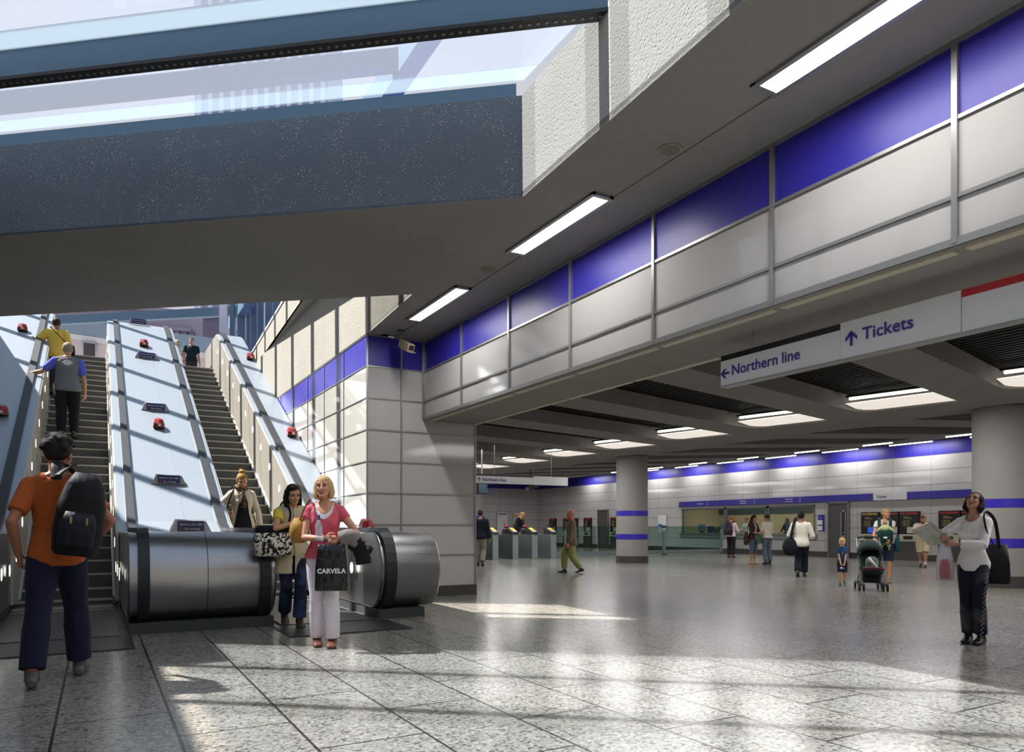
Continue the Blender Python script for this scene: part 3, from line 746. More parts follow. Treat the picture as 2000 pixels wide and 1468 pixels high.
# ------------------------------------------------------------------ escalators
SL = .53; YT = 12.65                                     # slope, foot of the incline
stepz = lambda y: SL*(y-YT)
deckz = lambda y: 1.12 if y < 12.2 else min(1.12+SL*(y-12.2), 6.95)
def mat_step():
    n = N('grooved_step'); x = n.xyz()
    gq = n.math('FRACT', n.math('MULTIPLY', x[0], 42))
    c = n.mix(n.math('GREATER_THAN', gq, .5), srgb(52,53,53), srgb(112,112,108)); c = n.mix(n.math('MULTIPLY', n.noise(2.5,3), .5), c, srgb(76,76,73))
    n.set(col=c, rough=.5, metal=.1); return n.mat
M['step'] = mat_step(); M['stepedge'] = plain('step_edge',(196,190,176),.4,.1)
RUN = .2/SL
for nm, x0, x1, lb in (('L',-1.03,.2,'left escalator carrying two people up, orange shirted man at its foot'),('R',1.92,3.08,'right escalator bringing people down behind the three women')):
    t = thing('escalator', lb, 'escalator', ((x0+x1)/2, 8.9, 0), 0, 'escalators'); hw = (x1-x0)/2
    g = MB(); g.box(-hw-.12,hw+.12,-.95,0,.0,.012); n = N('landing_plate'); q = n.xyz()
    n.set(col=n.mix(n.math('MAXIMUM', n.math('GREATER_THAN', n.math('FRACT', n.math('MULTIPLY', q[0], 50)), .6), n.math('GREATER_THAN', n.math('FRACT', n.math('MULTIPLY', q[1], 50)), .6)), srgb(34,38,42), srgb(58,64,68)), rough=.4, metal=.5); g.build('landing_plate', n.mat, t)
    g = MB(); g.box(-hw,hw,0,2.9,.0,.02); n = N('comb_plate'); q = n.xyz()
    n.set(col=n.mix(n.math('GREATER_THAN', n.math('FRACT', n.math('MULTIPLY', q[0], 34)), .55), srgb(26,28,30), srgb(104,106,106)), rough=.35, metal=.6); g.build('comb_plate', n.mat, t)
    y = 2.9; z = .02; k = 0
    hs = [.0,.02,.07,.14]+[.2]*29
    for dz_ in hs:
        z += dz_; L = RUN
        g = MB(); e = -.11 if nm == 'L' else -.12
        g.box(-hw,hw,y,y+L+.02,z-.24 if z > .26 else 0.0,z,0); g.box(-hw,hw,y-.006,y+.03,z-.022,z+.003,1)
        g.build('step', [M['step'],M['stepedge']], t); y += L
    g = MB(); g.box(-hw-.1,hw+.1,y,y+1.2,z-.3,z-.02); g.build('top_plate', M['step'], t)
# balustrades: newel profile in the YZ plane, pushed across X
def profile():
    top = [(9.22,1.12),(12.0,1.12),(12.5,deckz(12.5)),(23.05,deckz(23.05)),(23.4,7.0),(26.0,7.0)]
    bot = [(26.0,5.7),(24.3,5.75),(12.9,-.10+.13),(12.5,.12),(9.3,.12)]
    arc = [(9.27-.40*math.sin(a)*(1 if True else 1), .62-.50*math.cos(a)) for a in [math.pi*k/14 for k in range(1,14)]]
    return top, bot, arc
top, bot, arc = profile()
def spotlight(parent, x, y, z, s):
    g = MB(); n = 16
    for r0, dx, m in ((.078,.004,0),(.066,.007,1)):
        g.prism([V((x, y+r0*math.cos(2*math.pi*k/n), z+r0*1.15*math.sin(2*math.pi*k/n))) for k in range(n)], (s*dx,0,0), m)
    g.build('skirt_light', [M['dark'], M['spot']], parent)
BAL = [(-2.25,-1.0,[1],[(-1.28,-1.15)],'left balustrade with sloping pale deck, cut off by the left picture edge'),
       (.24,1.88,[-1,1],[(.385,.50),(1.66,1.78)],'wide central balustrade between the two escalators with a rounded steel newel end'),
       (3.10,3.83,[-1],[(3.20,3.34)],'right balustrade beside the tiled side wall with a rounded steel newel end')]
bal = []
for x0, x1, sides, rails, lb in BAL:
    t = thing('balustrade', lb, 'balustrade', ((x0+x1)/2, 8.9, 0)); T = Matrix.Translation((-(x0+x1)/2,-8.9,0)); bal.append((t, (x0+x1)/2))
    xe = x1 + (.17 if x1 > 3 else 0)
    g = MB()
    for a, b in zip(top[1:], top[2:]): g.prism([V((x0+.02,a[0],a[1])),V((x0+.02,b[0],b[1])),V((x0+.02,b[0],b[1]-.04)),V((x0+.02,a[0],a[1]-.04))],(x1-x0-.04,0,0))
    if len(rails) == 2: 
        xm = (x0+x1)/2+.12
        for a, b in zip(top[1:], top[2:4]): g.prism([V((xm,a[0],a[1])),V((xm,b[0],b[1])),V((xm,b[0],b[1]+.004)),V((xm,a[0],a[1]+.004))],(.012,0,0))
    g.xf(T).build('deck', M['deck'], t)
    # rounded newel casing
    prof2 = [(12.0,1.12),(9.22,1.12)]+[(p[0],p[1]) for p in reversed(arc)]+[(9.3,.12),(12.0,.12)]
    n_ = len(prof2); g = MB(); g.rings([[V((x, p[0], p[1])) for p in prof2] for x in (x0+.045, xe-.03)], 0, True)
    autosmooth(g.xf(T).build('newel', M['steel'], t, bevel=.02), 50)
    if len(rails) == 2:
        g = MB(); pp = [(a, b) for a, b in prof2[1:-1]]; c0 = V((0,9.6,.66))
        for a, b in zip(pp, pp[1:]):
            o1, o2 = V((1.09,*a)), V((1.09,*b)); nrm = V((0,-(b[1]-a[1]),(b[0]-a[0]))).normalized()*-.002
            g.prism([o1+nrm, o2+nrm, o2-nrm, o1-nrm], (.008,0,0))
        g.xf(T).build('panel_joint', M['dark'], t)
    for s in sides:
        x = x1 if s > 0 else x0
        g = MB(); pp = [(12.0,1.09)]+[(a, b-.02) for a, b in top[2:]]+[(26.0,5.7),(24.3,stepz(24.3)-.12),(13.1,stepz(13.1)-.03),(12.6,.12),(12.0,.12)]
        g.prism([V((x-s*.03,a,b)) for a, b in pp], (s*.035,0,0)); 
        for q in range(14):
            y = 10.1+q*1.25; zz0 = max(.24, stepz(y)-.05); zz1 = deckz(y+.35)-.06
            if zz1 < 6.9: g.prism([V((x+s*.004,y,zz0)),V((x+s*.004,y+.012,zz0)),V((x+s*.004,y+.36,zz1)),V((x+s*.004,y+.348,zz1))],(s*.004,0,0), 1)
        g.xf(T).build('side_panel', [M['panel'], plain('joint_grey',(110,108,106),.5)], t)
        # skirt brush and rail trim
        g = MB(); 
        for a, b in (((12.7,.02),(24.4,stepz(24.4)-.08)),): g.prism([V((x+s*.004,a[0],a[1]+.0)),V((x+s*.004,b[0],b[1])),V((x+s*.004,b[0],b[1]+.10)),V((x+s*.004,a[0],a[1]+.12))],(s*.03,0,0))
        g.xf(T).build('skirt', M['alu'], t)
        for q in range(15):
            y = 9.95+q*.93 if s < 0 else 9.6+q*.93
            z = .62 if y < 12.1 else .62+SL*(y-12.1)
            pos = T @ V((x+s*.004,y,z)); spotlight(t, *pos, s)
    for a, b in rails:
        g = MB(); path = [(26,7.03),(23.4,7.03),(23.05,deckz(23.05)+.03),(12.5,deckz(12.5)+.03),(12.0,1.15),(9.22,1.15)]+[(p[0]-.03*math.sin(math.pi*(13-k)/14), p[1]-.03*math.cos(math.pi*(13-k)/14)) for k, p in enumerate(reversed(arc))]+[(9.3,.10),(9.6,.10)]
        rs = []
        for i, p in enumerate(path):
            q0 = V((0,*path[max(i-1,0)])); q1 = V((0,*path[min(i+1,len(path)-1)])); d = (q1-q0).normalized(); nn = V((0,-d.z,d.y))
            c = V((0,*p)); rs.append([c+nn*.022+V((a,0,0)), c+nn*.034+V(((a*.8+b*.2),0,0)), c+nn*.034+V((a*.2+b*.8,0,0)), c+nn*.022+V((b,0,0)), c-nn*.03+V((b,0,0)), c-nn*.03+V((a,0,0))])
        g.rings([list(reversed(r)) for r in rs] if False else rs); g.xf(T).build('handrail', M['rubber'], t)
    g = MB(); g.box(x0+.06,x1-.04,9.0,12.6,0,.125); g.xf(T).build('plinth', M['plinth'], t)
# signs and emergency lamps on the sloping decks
TN = V((0,1,SL)).normalized(); TZ = V((0,-SL,1)).normalized()
def deck_point(px, py, x):
    p = onX(px, py, x); y = p.y; return V((x, y, deckz(y)))
def deck_sign(px, py, x, lb, y=None):
    p = V((x, y, deckz(y))) if y else deck_point(px, py, x)
    t = thing('deck_sign', lb, 'sign', p, 0, 'small signs on the central escalator deck')
    up = V((0,.25,1)).normalized(); fr = V((0,-1,.25)).normalized()
    g = MB(); w, h = .20, .15
    g.prism([V((-w-.07,-.02,0)),V((w+.07,-.02,0)),V((w,.0,h)),V((-w,.0,h))],(0,.12,.03)); g.build('block', plain('sign_block',(150,150,152),.35,.5), t)
    g = MB(); g.obox(V((0,-.024,h*.5+.012)), (w*.86,0,0), (0,.01,h*.46), (0,-.003,0)); g.build('plate', plain('deck_sign_blue',(34,36,96),.4), t)
    g = MB(); text_geo(g, 'Stand on the right', (0,-.022,h*.62), (1,0,0), (0,.13,.99), .042, align='CENTER', push=.008); text_geo(g, 'No smoking', (-.09,-.033,h*.2), (1,0,0), (0,.13,.99), .04, push=.008); g.build('lettering', M['ltext'], t)
    g = MB(); g.prism([V((-.135+.018*math.cos(a*.52),-.040,h*.28+.018*math.sin(a*.52))) for a in range(12)],(0,.004,0)); g.build('no_smoking_disc', M['red'], t)
for px, py, lb in ((271,622,'topmost small blue sign on the central deck, under the concrete beam'),(287,694,'second blue deck sign from the top, just below the upper red box'),(304,795,'third blue deck sign from the top, just above the lower red box'),(330,938,'large looking blue sign on the lower half of the central deck'),(373,1033,'lowest blue stand on the right sign behind the newel')):
    x = 1.07
    # find the deck point whose projection has this row
    best = None
    for k in range(400):
        y = 12.3+k*.03; xx = 1.0 if py < 1000 else 1.25
        d = xx*FW[0]+y*FW[1]; q = HZ-FP*(deckz(y)+.07-CH)/d
        if best is None or abs(q-py) < best[0]: best = (abs(q-py), y)
    yy = best[1]; tt = (px-1000)/FP; xx = yy*(FW[0]+tt*RT[0])/(FW[1]+tt*RT[1])
    if py > 1000: yy = 11.2; xx = yy*(FW[0]+tt*RT[0])/(FW[1]+tt*RT[1])
    deck_sign(px, py, xx, lb, yy)
def red_lamp(px, py, lb, xr):
    best = None
    tt = (px-1000)/FP
    for k in range(420):
        y = 9.5+k*.035; x = y*(FW[0]+tt*RT[0])/(FW[1]+tt*RT[1]); d = x*FW[0]+y*FW[1]; q = HZ-FP*(deckz(y)+.07-CH)/d
        if xr[0] < x < xr[1] and (best is None or abs(q-py) < best[0]): best = (abs(q-py), y, x)
    _, y, x = best
    t = thing('emergency_stop_box', lb, 'red box', (x,y,deckz(y)), 0, 'red boxes on the escalator decks')
    g = MB(); s = .10
    pts = [(-s,-.08),(0,-.135),(s,-.08),(s,.08),(0,.11),(-s,.08)]
    g.rings([[V((a*k,b*k,z+max(0,b)*SL*.9)) for a, b in pts] for k, z in ((1.0,0),(1.0,.08),(.72,.16))]); g.build('housing', plain('red_housing',(150,24,32),.35), t)
    g = MB(); g.prism([V((-.02,-.13,.025)),V((.03,-.125,.025)),V((.03,-.125,.075)),V((-.02,-.13,.075))],(0,-.012,0)); g.build('stop_button', plain('button_grey',(210,205,205),.4), t)
    g = MB(); g.rings([[V((a*k,b*k,z+max(0,b)*SL*.9)) for a, b in pts] for k, z in ((1.06,0),(1.06,.025))]); g.build('base', plain('red_base',(86,60,62),.4), t)
for px, py, lb, xr in ((281,671,'red box on the upper central deck between two blue signs',(.5,1.7)),(310,829,'red box halfway up the central deck below the third blue sign',(.5,1.7)),(489,697,'red box near the top of the right deck',(3.3,3.83)),(570,846,'red box halfway down the right deck above the women',(3.3,3.83)),(716,1032,'red box standing on the right newel behind the blonde woman',(3.3,3.8)),(44,641,'red box at the top of the left deck',(-2.2,-1.3)),(3,803,'red box on the left deck at the picture edge',(-2.2,-1.2))): red_lamp(px, py, lb, xr)
# ------------------------------------------------------------------ hanging signs
def arrow(g, o, ax, ay, s, ang, m=0):
    ax, ay = V(ax).normalized(), V(ay).normalized(); c, q = math.cos(ang), math.sin(ang)
    W = lambda x, y: V(o) + ax*((x*c-y*q)*s) + ay*((x*q+y*c)*s)
    n = ax.cross(ay)*.004
    for pl in ([(-.09,-.5),(.09,-.5),(.09,.3),(-.09,.3)],[(0,.5),(-.42,.08),(-.42,-.16),(0,.26)],[(0,.5),(0,.26),(.42,-.16),(.42,.08)]):
        g.prism([W(x,y)+n*0 for x,y in pl], n, m)
t = thing('hanging_sign', 'large white hanging sign reading Northern line and Tickets below the fascia', 'sign', (5.28,3.8,2.54))
g = MB(); g.box(-.05,.05,0,1.3,0,.24); g.build('left_panel', M['signwhite'], t)
g = MB(); g.box(-.045,.05,-.003,1.3,.24,.293); g.build('black_header', M['black'], t)
g = MB(); g.box(-.053,.05,-.95,-.004,0,.293); g.build('middle_panel', M['signwhite'], t)
g = MB(); g.box(-.053,.05,-1.9,-.956,0,.24); g.build('right_panel', M['signwhite'], t)
g = MB(); g.box(-.053,.05,-1.9,-.956,.24,.293); g.build('red_header', M['red'], t)
g = MB(); g.box(-.056,.054,-1.9,1.3,-.008,0); g.build('bottom_rail', M['alu'], t)
g = MB(); ax, ay = V((0,-1,0)), V((0,0,1))
arrow(g, (-.054,1.24,.115), ax, ay, .105, math.pi/2); g.build('arrow', M['navy'], t); g = MB(); wx = text_geo(g, 'Northern', (-.054,1.16,.085), ax, ay, .136, push=.003, bold=.0016, sx=1.02); g.build('northern_lettering', M['navy'], t); g = MB(); text_geo(g, 'line', (-.054,1.16-wx-.042,.085), ax, ay, .136, push=.003, bold=.0016, sx=1.02); g.build('line_lettering', M['navy'], t)
g = MB(); arrow(g, (-.057,-.105,.15), ax, ay, .12, 0); g.build('arrow', M['navy'], t); g = MB(); text_geo(g, 'Tickets', (-.057,-.20,.115), ax, ay, .135, push=.003, bold=.002, sx=1.05); g.build('tickets_lettering', M['navy'], t)
g = MB(); g.tube([(0,.95,.293),(0,.95,.46)],.006,6); g.tube([(0,-1.4,.293),(0,-1.4,.46)],.006,6); g.build('suspension_rod', M['alu'], t)
t = thing('hanging_sign', 'small white hanging sign reading Northern line, over the ticket gates by the pier', 'sign', (10.4,18.0,2.42))
g = MB(); g.box(-2.6,.55,-.05,.05,0,.2); g.build('left_panel', M['signwhite'], t)
g = MB(); g.box(-2.6,.55,-.048,.05,.2,.25); g.build('black_header', M['black'], t)
g = MB(); g.box(.555,1.75,-.053,.05,0,.25); g.build('right_panel', M['signwhite'], t)
g = MB(); ax, ay = V((1,0,0)), V((0,0,1)); arrow(g, (-1.21,-.052,.105), ax, ay, .115, 0); g.build('arrow', M['navy'], t); g = MB(); text_geo(g, 'Northern line', (-1.12,-.052,.06), ax, ay, .135, push=.003, bold=.002, sx=1.02); g.build('lettering', M['navy'], t)
g = MB(); g.tube([(-.7,0,.25),(-.7,0,1.14)],.008,6); g.tube([(1.2,0,.25),(1.2,0,1.14)],.008,6); g.build('suspension_rod', M['alu'], t)
t = thing('monitor', 'small dark hanging monitor beside the pier above the gates', 'monitor', (*at(941,21.6,2.17)[:2],2.17))
t.rotation_euler = (0,0,.1)
g = MB(); g.box(-.17,.17,-.06,.06,0,.33); g.build('case', M['dark'], t, bevel=.01)
g = MB(); g.box(-.145,.145,-.066,-.058,.04,.3); n = N('monitor_screen'); n.set(col=n.mix(n.math('GREATER_THAN', n.noise(14), .5), srgb(44,54,66), srgb(70,84,98)), rough=.2, emit=srgb(50,62,76), estr=.6); g.build('screen', n.mat, t)
g = MB(); g.tube([(0,0,.33),(0,0,1.4)],.02,8); g.build('drop_rod', M['alu'], t)
t = thing('security_camera', 'small dark surveillance camera hanging behind the white sign over the gates', 'camera', (*at(1040,30,2.85)[:2],2.8))
g = MB(); g.obox((0,0,.05),(.3,.09,.08),(-.03,.08,0),(0,0,.07)); g.build('housing', M['dark'], t, bevel=.01); g = MB(); g.tube([(-.1,0,.1),(-.1,0,.76)],.02,8); g.build('bracket', M['dark'], t)
# ------------------------------------------------------------------ ticket wall fittings
t = thing('sign_band', 'long blue sign band along the ticket wall above the windows and machines', 'sign', (25.3,20,2.2))
g = MB(); g.box(-.07,-.0,-3.06,7.41,0,.26); g.box(-.07,0,-12,-4.36,0,.26); g.build('blue_board', M['deepblue'], t)
g = MB(); g.box(-.075,0,-4.36,-3.06,-.005,.27); tb_ = g.build('tickets_board', M['signwhite'], t)
g = MB(); text_geo(g, 'Tickets', (-.08,-3.2,.085), (0,-1,0), (0,0,1), .135, push=.004, bold=.002); g.build('tickets_lettering', M['navy'], tb_)
g = MB()
text_geo(g, 'Assistance', (-.075,6.15,.1), (0,-1,0), (0,0,1), .1, push=.004)
for y in (3.45,.95): text_geo(g, 'Assistance', (-.075,y,.15), (0,-1,0), (0,0,1), .09, push=.004); text_geo(g, 'and tickets', (-.075,y,.05), (0,-1,0), (0,0,1), .09, push=.004)
for y in (5.45,2.6,.2): g.box(-.073,-.07,y,y+.012,.02,.24)
g.build('lettering', M['ltext'], t)
# office behind the ticket windows
OB = plain('office_beige',(196,172,134),.8); 
g = MB(); g.box(28.4,28.5,19,27.8,0,3); g.box(25.5,28.5,18.9,19.0,0,3); g.box(25.5,28.5,27.8,27.9,0,3); struct('wall_office', g, OB)
g = MB(); g.box(28.36,28.4,19,27.8,1.85,3); struct('trim_12', g, plain('office_header',(70,76,76),.7))
g = MB(); g.box(25.4,28.5,19,27.8,2.6,2.66); struct('ceiling_office', g, plain('office_ceiling',(170,168,160),.8))
t = thing('service_counter', 'grey counter ledge running under the ticket office windows', 'counter', (25.3,23.4,.86))
g = MB(); g.box(-.12,.7,-3.95,3.95,0,.05); g.build('top', plain('counter_grey',(120,122,122),.4), t)
g = MB(); g.box(-.06,.0,-3.95,3.95,-.18,0); g.build('front', plain('counter_front',(140,140,140),.4,.4), t)
for k, (a, b, lb) in enumerate(((24.4,27.26,'left ticket office window nearest the glass barrier'),(21.95,24.34,'middle ticket office window in front of the man with a rucksack'),(19.53,21.9,'right ticket office window behind the man in the white shirt'))):
    t = thing('ticket_window', lb, 'window', (25.32,(a+b)/2,.9), 0, 'ticket office windows'); h = (b-a)/2
    g = MB(); g.box(-.006,.006,-h+.04,h-.04,.03,1.2); g.build('pane', M['glass'], t)
    g = MB(); g.box(-.04,.04,-h,-h+.05,0,1.22); g.box(-.04,.04,h-.05,h,0,1.22); g.box(-.04,.04,-h,h,1.14,1.22); g.box(-.04,.04,-h,h,0,.03); g.build('frame', plain('window_frame',(112,116,116),.4,.5), t)
rnd = random.Random(5)
for k, (y, w, lb) in enumerate(((26.6,.5,'pale blue terminal screen on the office desk behind the left window'),(25.1,.45,'pale blue terminal screen at the right of the left office window'),(21.3,.45,'pale blue terminal screen behind the right office window'))):
    t = thing('terminal_screen', lb, 'screen', (26.0,y,.91), 0, 'office terminals'); g = MB(); g.box(-.03,.03,-w/2,w/2,.12,.44); g.build('case', plain('terminal_case',(150,160,170),.5), t); g = MB(); g.box(-.036,-.03,-w/2+.03,w/2-.03,.15,.41); g.build('display', plain('terminal_display',(120,160,200),.3), t); g = MB(); g.box(-.06,.1,-.08,.08,0,.12); g.build('stand', M['dark'], t)
for k, (y, h, c, lb) in enumerate(((26.1,.34,(52,72,150),'blue box file standing on the counter behind the left office window'),(25.75,.26,(110,52,60),'dark red box file on the counter behind the left office window'),(25.5,.3,(70,84,90),'slate box file on the counter behind the left office window'),(22.7,.2,(215,220,220),'white paper tray on the counter behind the middle office window'),(20.7,.2,(205,212,215),'white paper tray on the counter behind the right office window'))):
    g = MB(); g.box(-.12,.12,-.1,.1,0,h); g.box(-.125,-.12,-.06,.06,h*.35,h*.6); o = g.build('box_file' if k < 3 else 'paper_tray', plain('file%d'%k, c, .6), None, loc=(26.1,y,.91), bevel=.01); tag(o, lb, 'box file' if k < 3 else 'tray')
# door beside the windows and the far one
for k, (y0, y1, h, w) in enumerate(((17.98,18.89,2.18,1),(33.23,34.21,2.2,0))):
    g = MB(); g.box(25.24,25.32,y0+.04,y1-.04,.01,h-.05); d_ = struct('door_%d' % (k+1), g, plain('door_grey',(78,75,76),.45))
    g = MB(); g.box(25.22,25.33,y0-.02,y0+.05,0,h); g.box(25.22,25.33,y1-.05,y1+.02,0,h); g.box(25.22,25.33,y0,y1,h-.05,h+.02); g.build('door_frame', plain('door_frame',(120,118,118),.4,.4), d_)
    if w:
        g = MB(); g.box(25.225,25.245,18.08,18.12,.85,1.86); g.box(25.225,25.245,18.28,18.32,.85,1.86); g.box(25.225,25.245,18.08,18.32,1.8,1.86); g.box(25.225,25.245,18.08,18.32,.82,.88); g.build('vision_panel_frame', M['alu'], d_)
        g = MB(); g.box(25.232,25.245,18.12,18.28,.88,1.8); g.build('vision_panel', plain('dim_glass',(60,62,62),.15), d_)
        g = MB(); g.tube([(25.24,18.03,.98),(25.17,18.03,.98),(25.17,18.16,.98)],.014,8); g.build('handle', M['alu'], d_)
# ticket machines
def ticket_machine(y, led, blue, lb, w=.75):
    t = thing('ticket_machine', lb, 'ticket machine', (25.3,y,0), 0, 'ticket machines'); h = w/2-.012
    g = MB(); g.box(-.10,.0,-h,h,.67,1.76); g.build('cabinet', M['black'], t)
    g = MB(); g.box(-.11,.0,-h-.012,h+.012,0,.67); g.build('base_panel', plain('machine_base',(74,70,67),.45), t)
    g = MB(); g.box(-.16,-.1,-h+.02,h-.02,.68,.94); tr_ = g.build('tray', plain('machine_beige',(186,178,162),.45), t, bevel=.012)
    g = MB(); g.box(-.165,-.158,-.17,.17,.76,.88); g.build('tray_slot', M['black'], tr_)
    g = MB(); g.box(-.13,-.1,-h+.04,.06,.98,1.2); g.build('keypad_panel', plain('machine_keypad',(196,194,190),.4) if not blue else plain('machine_screen_blue',(44,82,190),.25,emit=srgb(44,82,190),estr=.6), t)
    g = MB()
    for q in range(4): g.box(-.106,-.1,-.02+q*.07,.03+q*.07,1.22,1.45,q % 2)
    g.build('button_columns', [plain('btn_olive',(120,110,30),.4), plain('btn_grey',(90,88,84),.4)], t)
    g = MB(); g.box(-.106,-.1,-.1,.2,1.5,1.53); g.box(-.106,-.1,0,.2,1.55,1.575); g.build('price_label', plain('label_gold',(150,130,80),.4), t)
    c = (170,30,30) if not led else (190,150,40)
    g = MB(); g.box(-.108,-.1,-h+.05,h-.05,1.66,1.72); n = N('led_line'); n.set(col=n.mix(n.math('GREATER_THAN', n.noise(60,1), .52), srgb(20,10,10), srgb(*c)), rough=.4, emit=n.mix(n.math('GREATER_THAN', n.noise(60,1), .52), srgb(0,0,0), srgb(*c)), estr=.5); g.build('led_line', n.mat, t)
ticket_machine(17.06,1,1,'black ticket machine with yellow display and blue screen, nearest the grey door')
ticket_machine(16.3,0,0,'black ticket machine behind the mother, with red display')
ticket_machine(15.54,0,0,'black ticket machine just left of the man in beige shorts')
ticket_machine(14.13,0,0,'black ticket machine left in the bank behind the woman in white')
ticket_machine(13.37,0,0,'black ticket machine behind the woman in white, next to the column')
for y, lb in ((39.0,'far ticket machine nearest the back corner behind the glass barrier'),(37.4,'second far ticket machine from the back corner'),(36.6,'third far ticket machine from the back corner'),(35.2,'far ticket machine just left of the far dark door'),(32.6,'far ticket machine just right of the far dark door')): ticket_machine(y,0,0,lb)
# posters and rack
def poster(p, ax, lb, w, h, kind):
    ax = V(ax); n = ax.cross(V((0,0,1))); t = thing('poster', lb, 'poster', p, math.atan2(ax.y, ax.x), 'framed posters')
    g = MB(); g.box(-w/2-.03,w/2+.03,-.03,0,-.03,h+.03); g.build('frame', plain('poster_frame',(176,176,176),.4,.3), t)
    g = MB(); g.box(-w/2,w/2,-.036,-.029,0,h); g.build('sheet', M['white'], t)
    g = MB(); B = lambda a,b,c,d,m: g.box(a*w-w/2,b*w-w/2,-.041,-.035,c*h,d*h,m)
    if kind == 0: B(.06,.94,.9,.95,0); B(.1,.3,.78,.81,1); [B(.1+.05*(q%3),.9-.1*(q%2),.5+q*.06,.515+q*.06,2) for q in range(4)]; B(.6,.9,.42,.47,0); [B(.1,.85-.1*(q%2),.1+q*.07,.115+q*.07,2 if q%2 else 1) for q in range(5)]
    elif kind == 1: B(.0,.35,.78,.95,3); B(.3,.8,.45,.5,1); B(.5,.95,.3,.38,3); B(.4,1,.12,.24,4); B(.0,.5,.05,.1,4)
    else: B(.0,.5,.32,.5,4); B(.45,1,.26,.42,5); B(.0,1,.05,.25,6)
    g.build('print', [plain('ink_navy',(40,42,110),.5),plain('ink_red',(200,70,80),.5),plain('ink_grey',(176,176,196),.5),plain('ink_gold',(224,170,90),.5),plain('ink_blue',(50,120,190),.5),plain('ink_dark',(60,60,72),.5),plain('ink_pale',(190,205,215),.5)], t)
pz = lambda y, py: CH+(HZ-py)/FP*0
a = onY(981,1030,40.95); poster((a.x,40.95,.75),(1,0,0),'tall white line map poster behind the gates, left of the pair',.72,1.4,0)
a = onY(1012,1030,40.95); poster((a.x,40.95,.75),(1,0,0),'coloured poster behind the stooping man at the gates',.72,1.4,1)
poster((25.29,28.68,.92),(0,-1,0),'white poster with blue pictures on the ticket wall left of the office windows',.62,.9,2)
t = thing('leaflet_rack', 'blue and white leaflet rack on the wall between office windows and grey door', 'leaflet rack', (25.3,19.22,1.04))
g = MB(); g.box(-.05,0,-.13,.13,0,.66); g.build('back_panel', M['deepblue'], t)
for z in (.03,.26):
    g = MB(); g.box(-.11,-.05,-.08,.14,z,z+.18); g.build('leaflets', M['white'], t)
g = MB(); text_geo(g, 'i', (-.052,.03,.5), (0,-1,0), (0,0,1), .16, push=.004); g.build('lettering', M['ltext'], t)
# ------------------------------------------------------------------ gates and glass barrier
first = None
GM = plain('gate_dark_glass',(92,104,104),.25); GE = plain('gate_edge',(150,164,164),.35,.4)
for k, (x, lb) in enumerate(((15.25,'ticket gate cabinet at the right end of the row beside the glass barrier'),(14.4,'second ticket gate cabinet from the glass barrier'),(13.55,'third ticket gate cabinet from the glass barrier'),(12.7,'fourth ticket gate cabinet from the glass barrier'),(11.85,'ticket gate cabinet half hidden behind the man in the dark jacket'))):
    if first is None:
        t = thing('ticket_gate', lb, 'ticket gate', (x,23.5,0), 0, 'ticket gates'); first = t
        g = MB(); g.box(-.11,.11,.04,1.9,.0,.92); g.build('cabinet', GM, t, bevel=.01)
        g = MB(); g.box(-.115,.115,-.03,.05,0,.93); g.build('front_edge', GE, t, bevel=.012)
        g = MB(); g.prism([V((-.12,-.06,.93)),V((-.12,.55,.93)),V((-.12,.55,1.16)),V((-.12,.42,1.16)),V((-.12,-.06,.98))],(.24,0,0)); g.build('top_housing', M['dark'], t, bevel=.012)
        g = MB(); g.prism([V((-.085,-.02,1.005)),V((.085,-.02,1.005)),V((.085,.34,1.145)),V((-.085,.34,1.145))],(0,-.01,.025)); g.build('reader_plate', plain('reader_plate',(205,205,196),.4), t)
        g = MB(); g.prism([V((-.06,.14,1.075)),V((.06,.14,1.075)),V((.06,.32,1.148)),V((-.06,.32,1.148))],(0,-.012,.032)); g.build('card_reader', plain('reader_yellow',(236,208,40),.4,emit=srgb(236,208,40),estr=.3), t)
        g = MB(); g.cyl((-.42,1.5),.06,.25,1.05,14); g.cyl((-.42,1.5),.1,.98,1.16,14,r1=.085); g.cyl((-.42,1.5),.075,1.16,1.26,14); g.box(-.46,-.12,1.44,1.56,.25,.32); g.build('signal_post', plain('gate_post_dark',(46,46,50),.4), t, True)
        g = MB(); g.ell((-.42,1.47,1.25),(.06,.06,.05)); g.build('signal_lamp', plain('lamp_red',(170,30,60),.3,emit=srgb(190,30,60),estr=.8), t, True)
        for q in (-1,1):
            g = MB(); g.prism([V((-.42+q*.08+q*.22*(.5+.5*math.cos(a)) if False else -.42+q*(.1+.09*(1+math.cos(a))), 1.35, .72+.42*math.sin(a))) for a in [2*math.pi*j/18 for j in range(18)]],(0,.03,0)); g.build('paddle', plain('paddle_brown',(62,54,54),.4), t)
    else: dup(first, (x,23.5,0), lb)
g = MB(); bx = [(15.4,17.9,'glass barrier bay next to the ticket gates'),(17.9,19.8,'glass barrier bay hidden partly behind the middle column'),(19.8,21.5,'glass barrier bay just right of the middle column'),(21.5,24.95,'glass barrier bay ending at the ticket office windows')]
for k, (a, b, lb) in enumerate(bx):
    t = thing('glass_barrier', lb, 'glass barrier', ((a+b)/2,24.3,0), 0, 'glass barrier bays'); h = (b-a)/2
    g = MB(); g.box(-h+.06,h-.04,-.008,.008,.2,1.24); g.build('pane', glass('barrier_glass',(206,226,220),1.2), t)
    g = MB(); g.box(-h,h,-.03,.03,.1,.2); g.box(-h,h,-.02,.02,0.02,.1); g.build('bottom_rail', plain('rail_grey',(150,164,164),.35,.4), t)
    pxs = {0:h-1.55, 1:h, 2:h, 3:h}[k]
    g = MB(); g.box(pxs-.05,pxs+.05,-.06,.06,0,1.08); g.build('post', plain('rail_grey',(150,164,164),.35,.4), t, bevel=.01)
    g = MB(); g.cyl((pxs,0),.14,0,.03,20); g.build('foot', M['dark'], t)
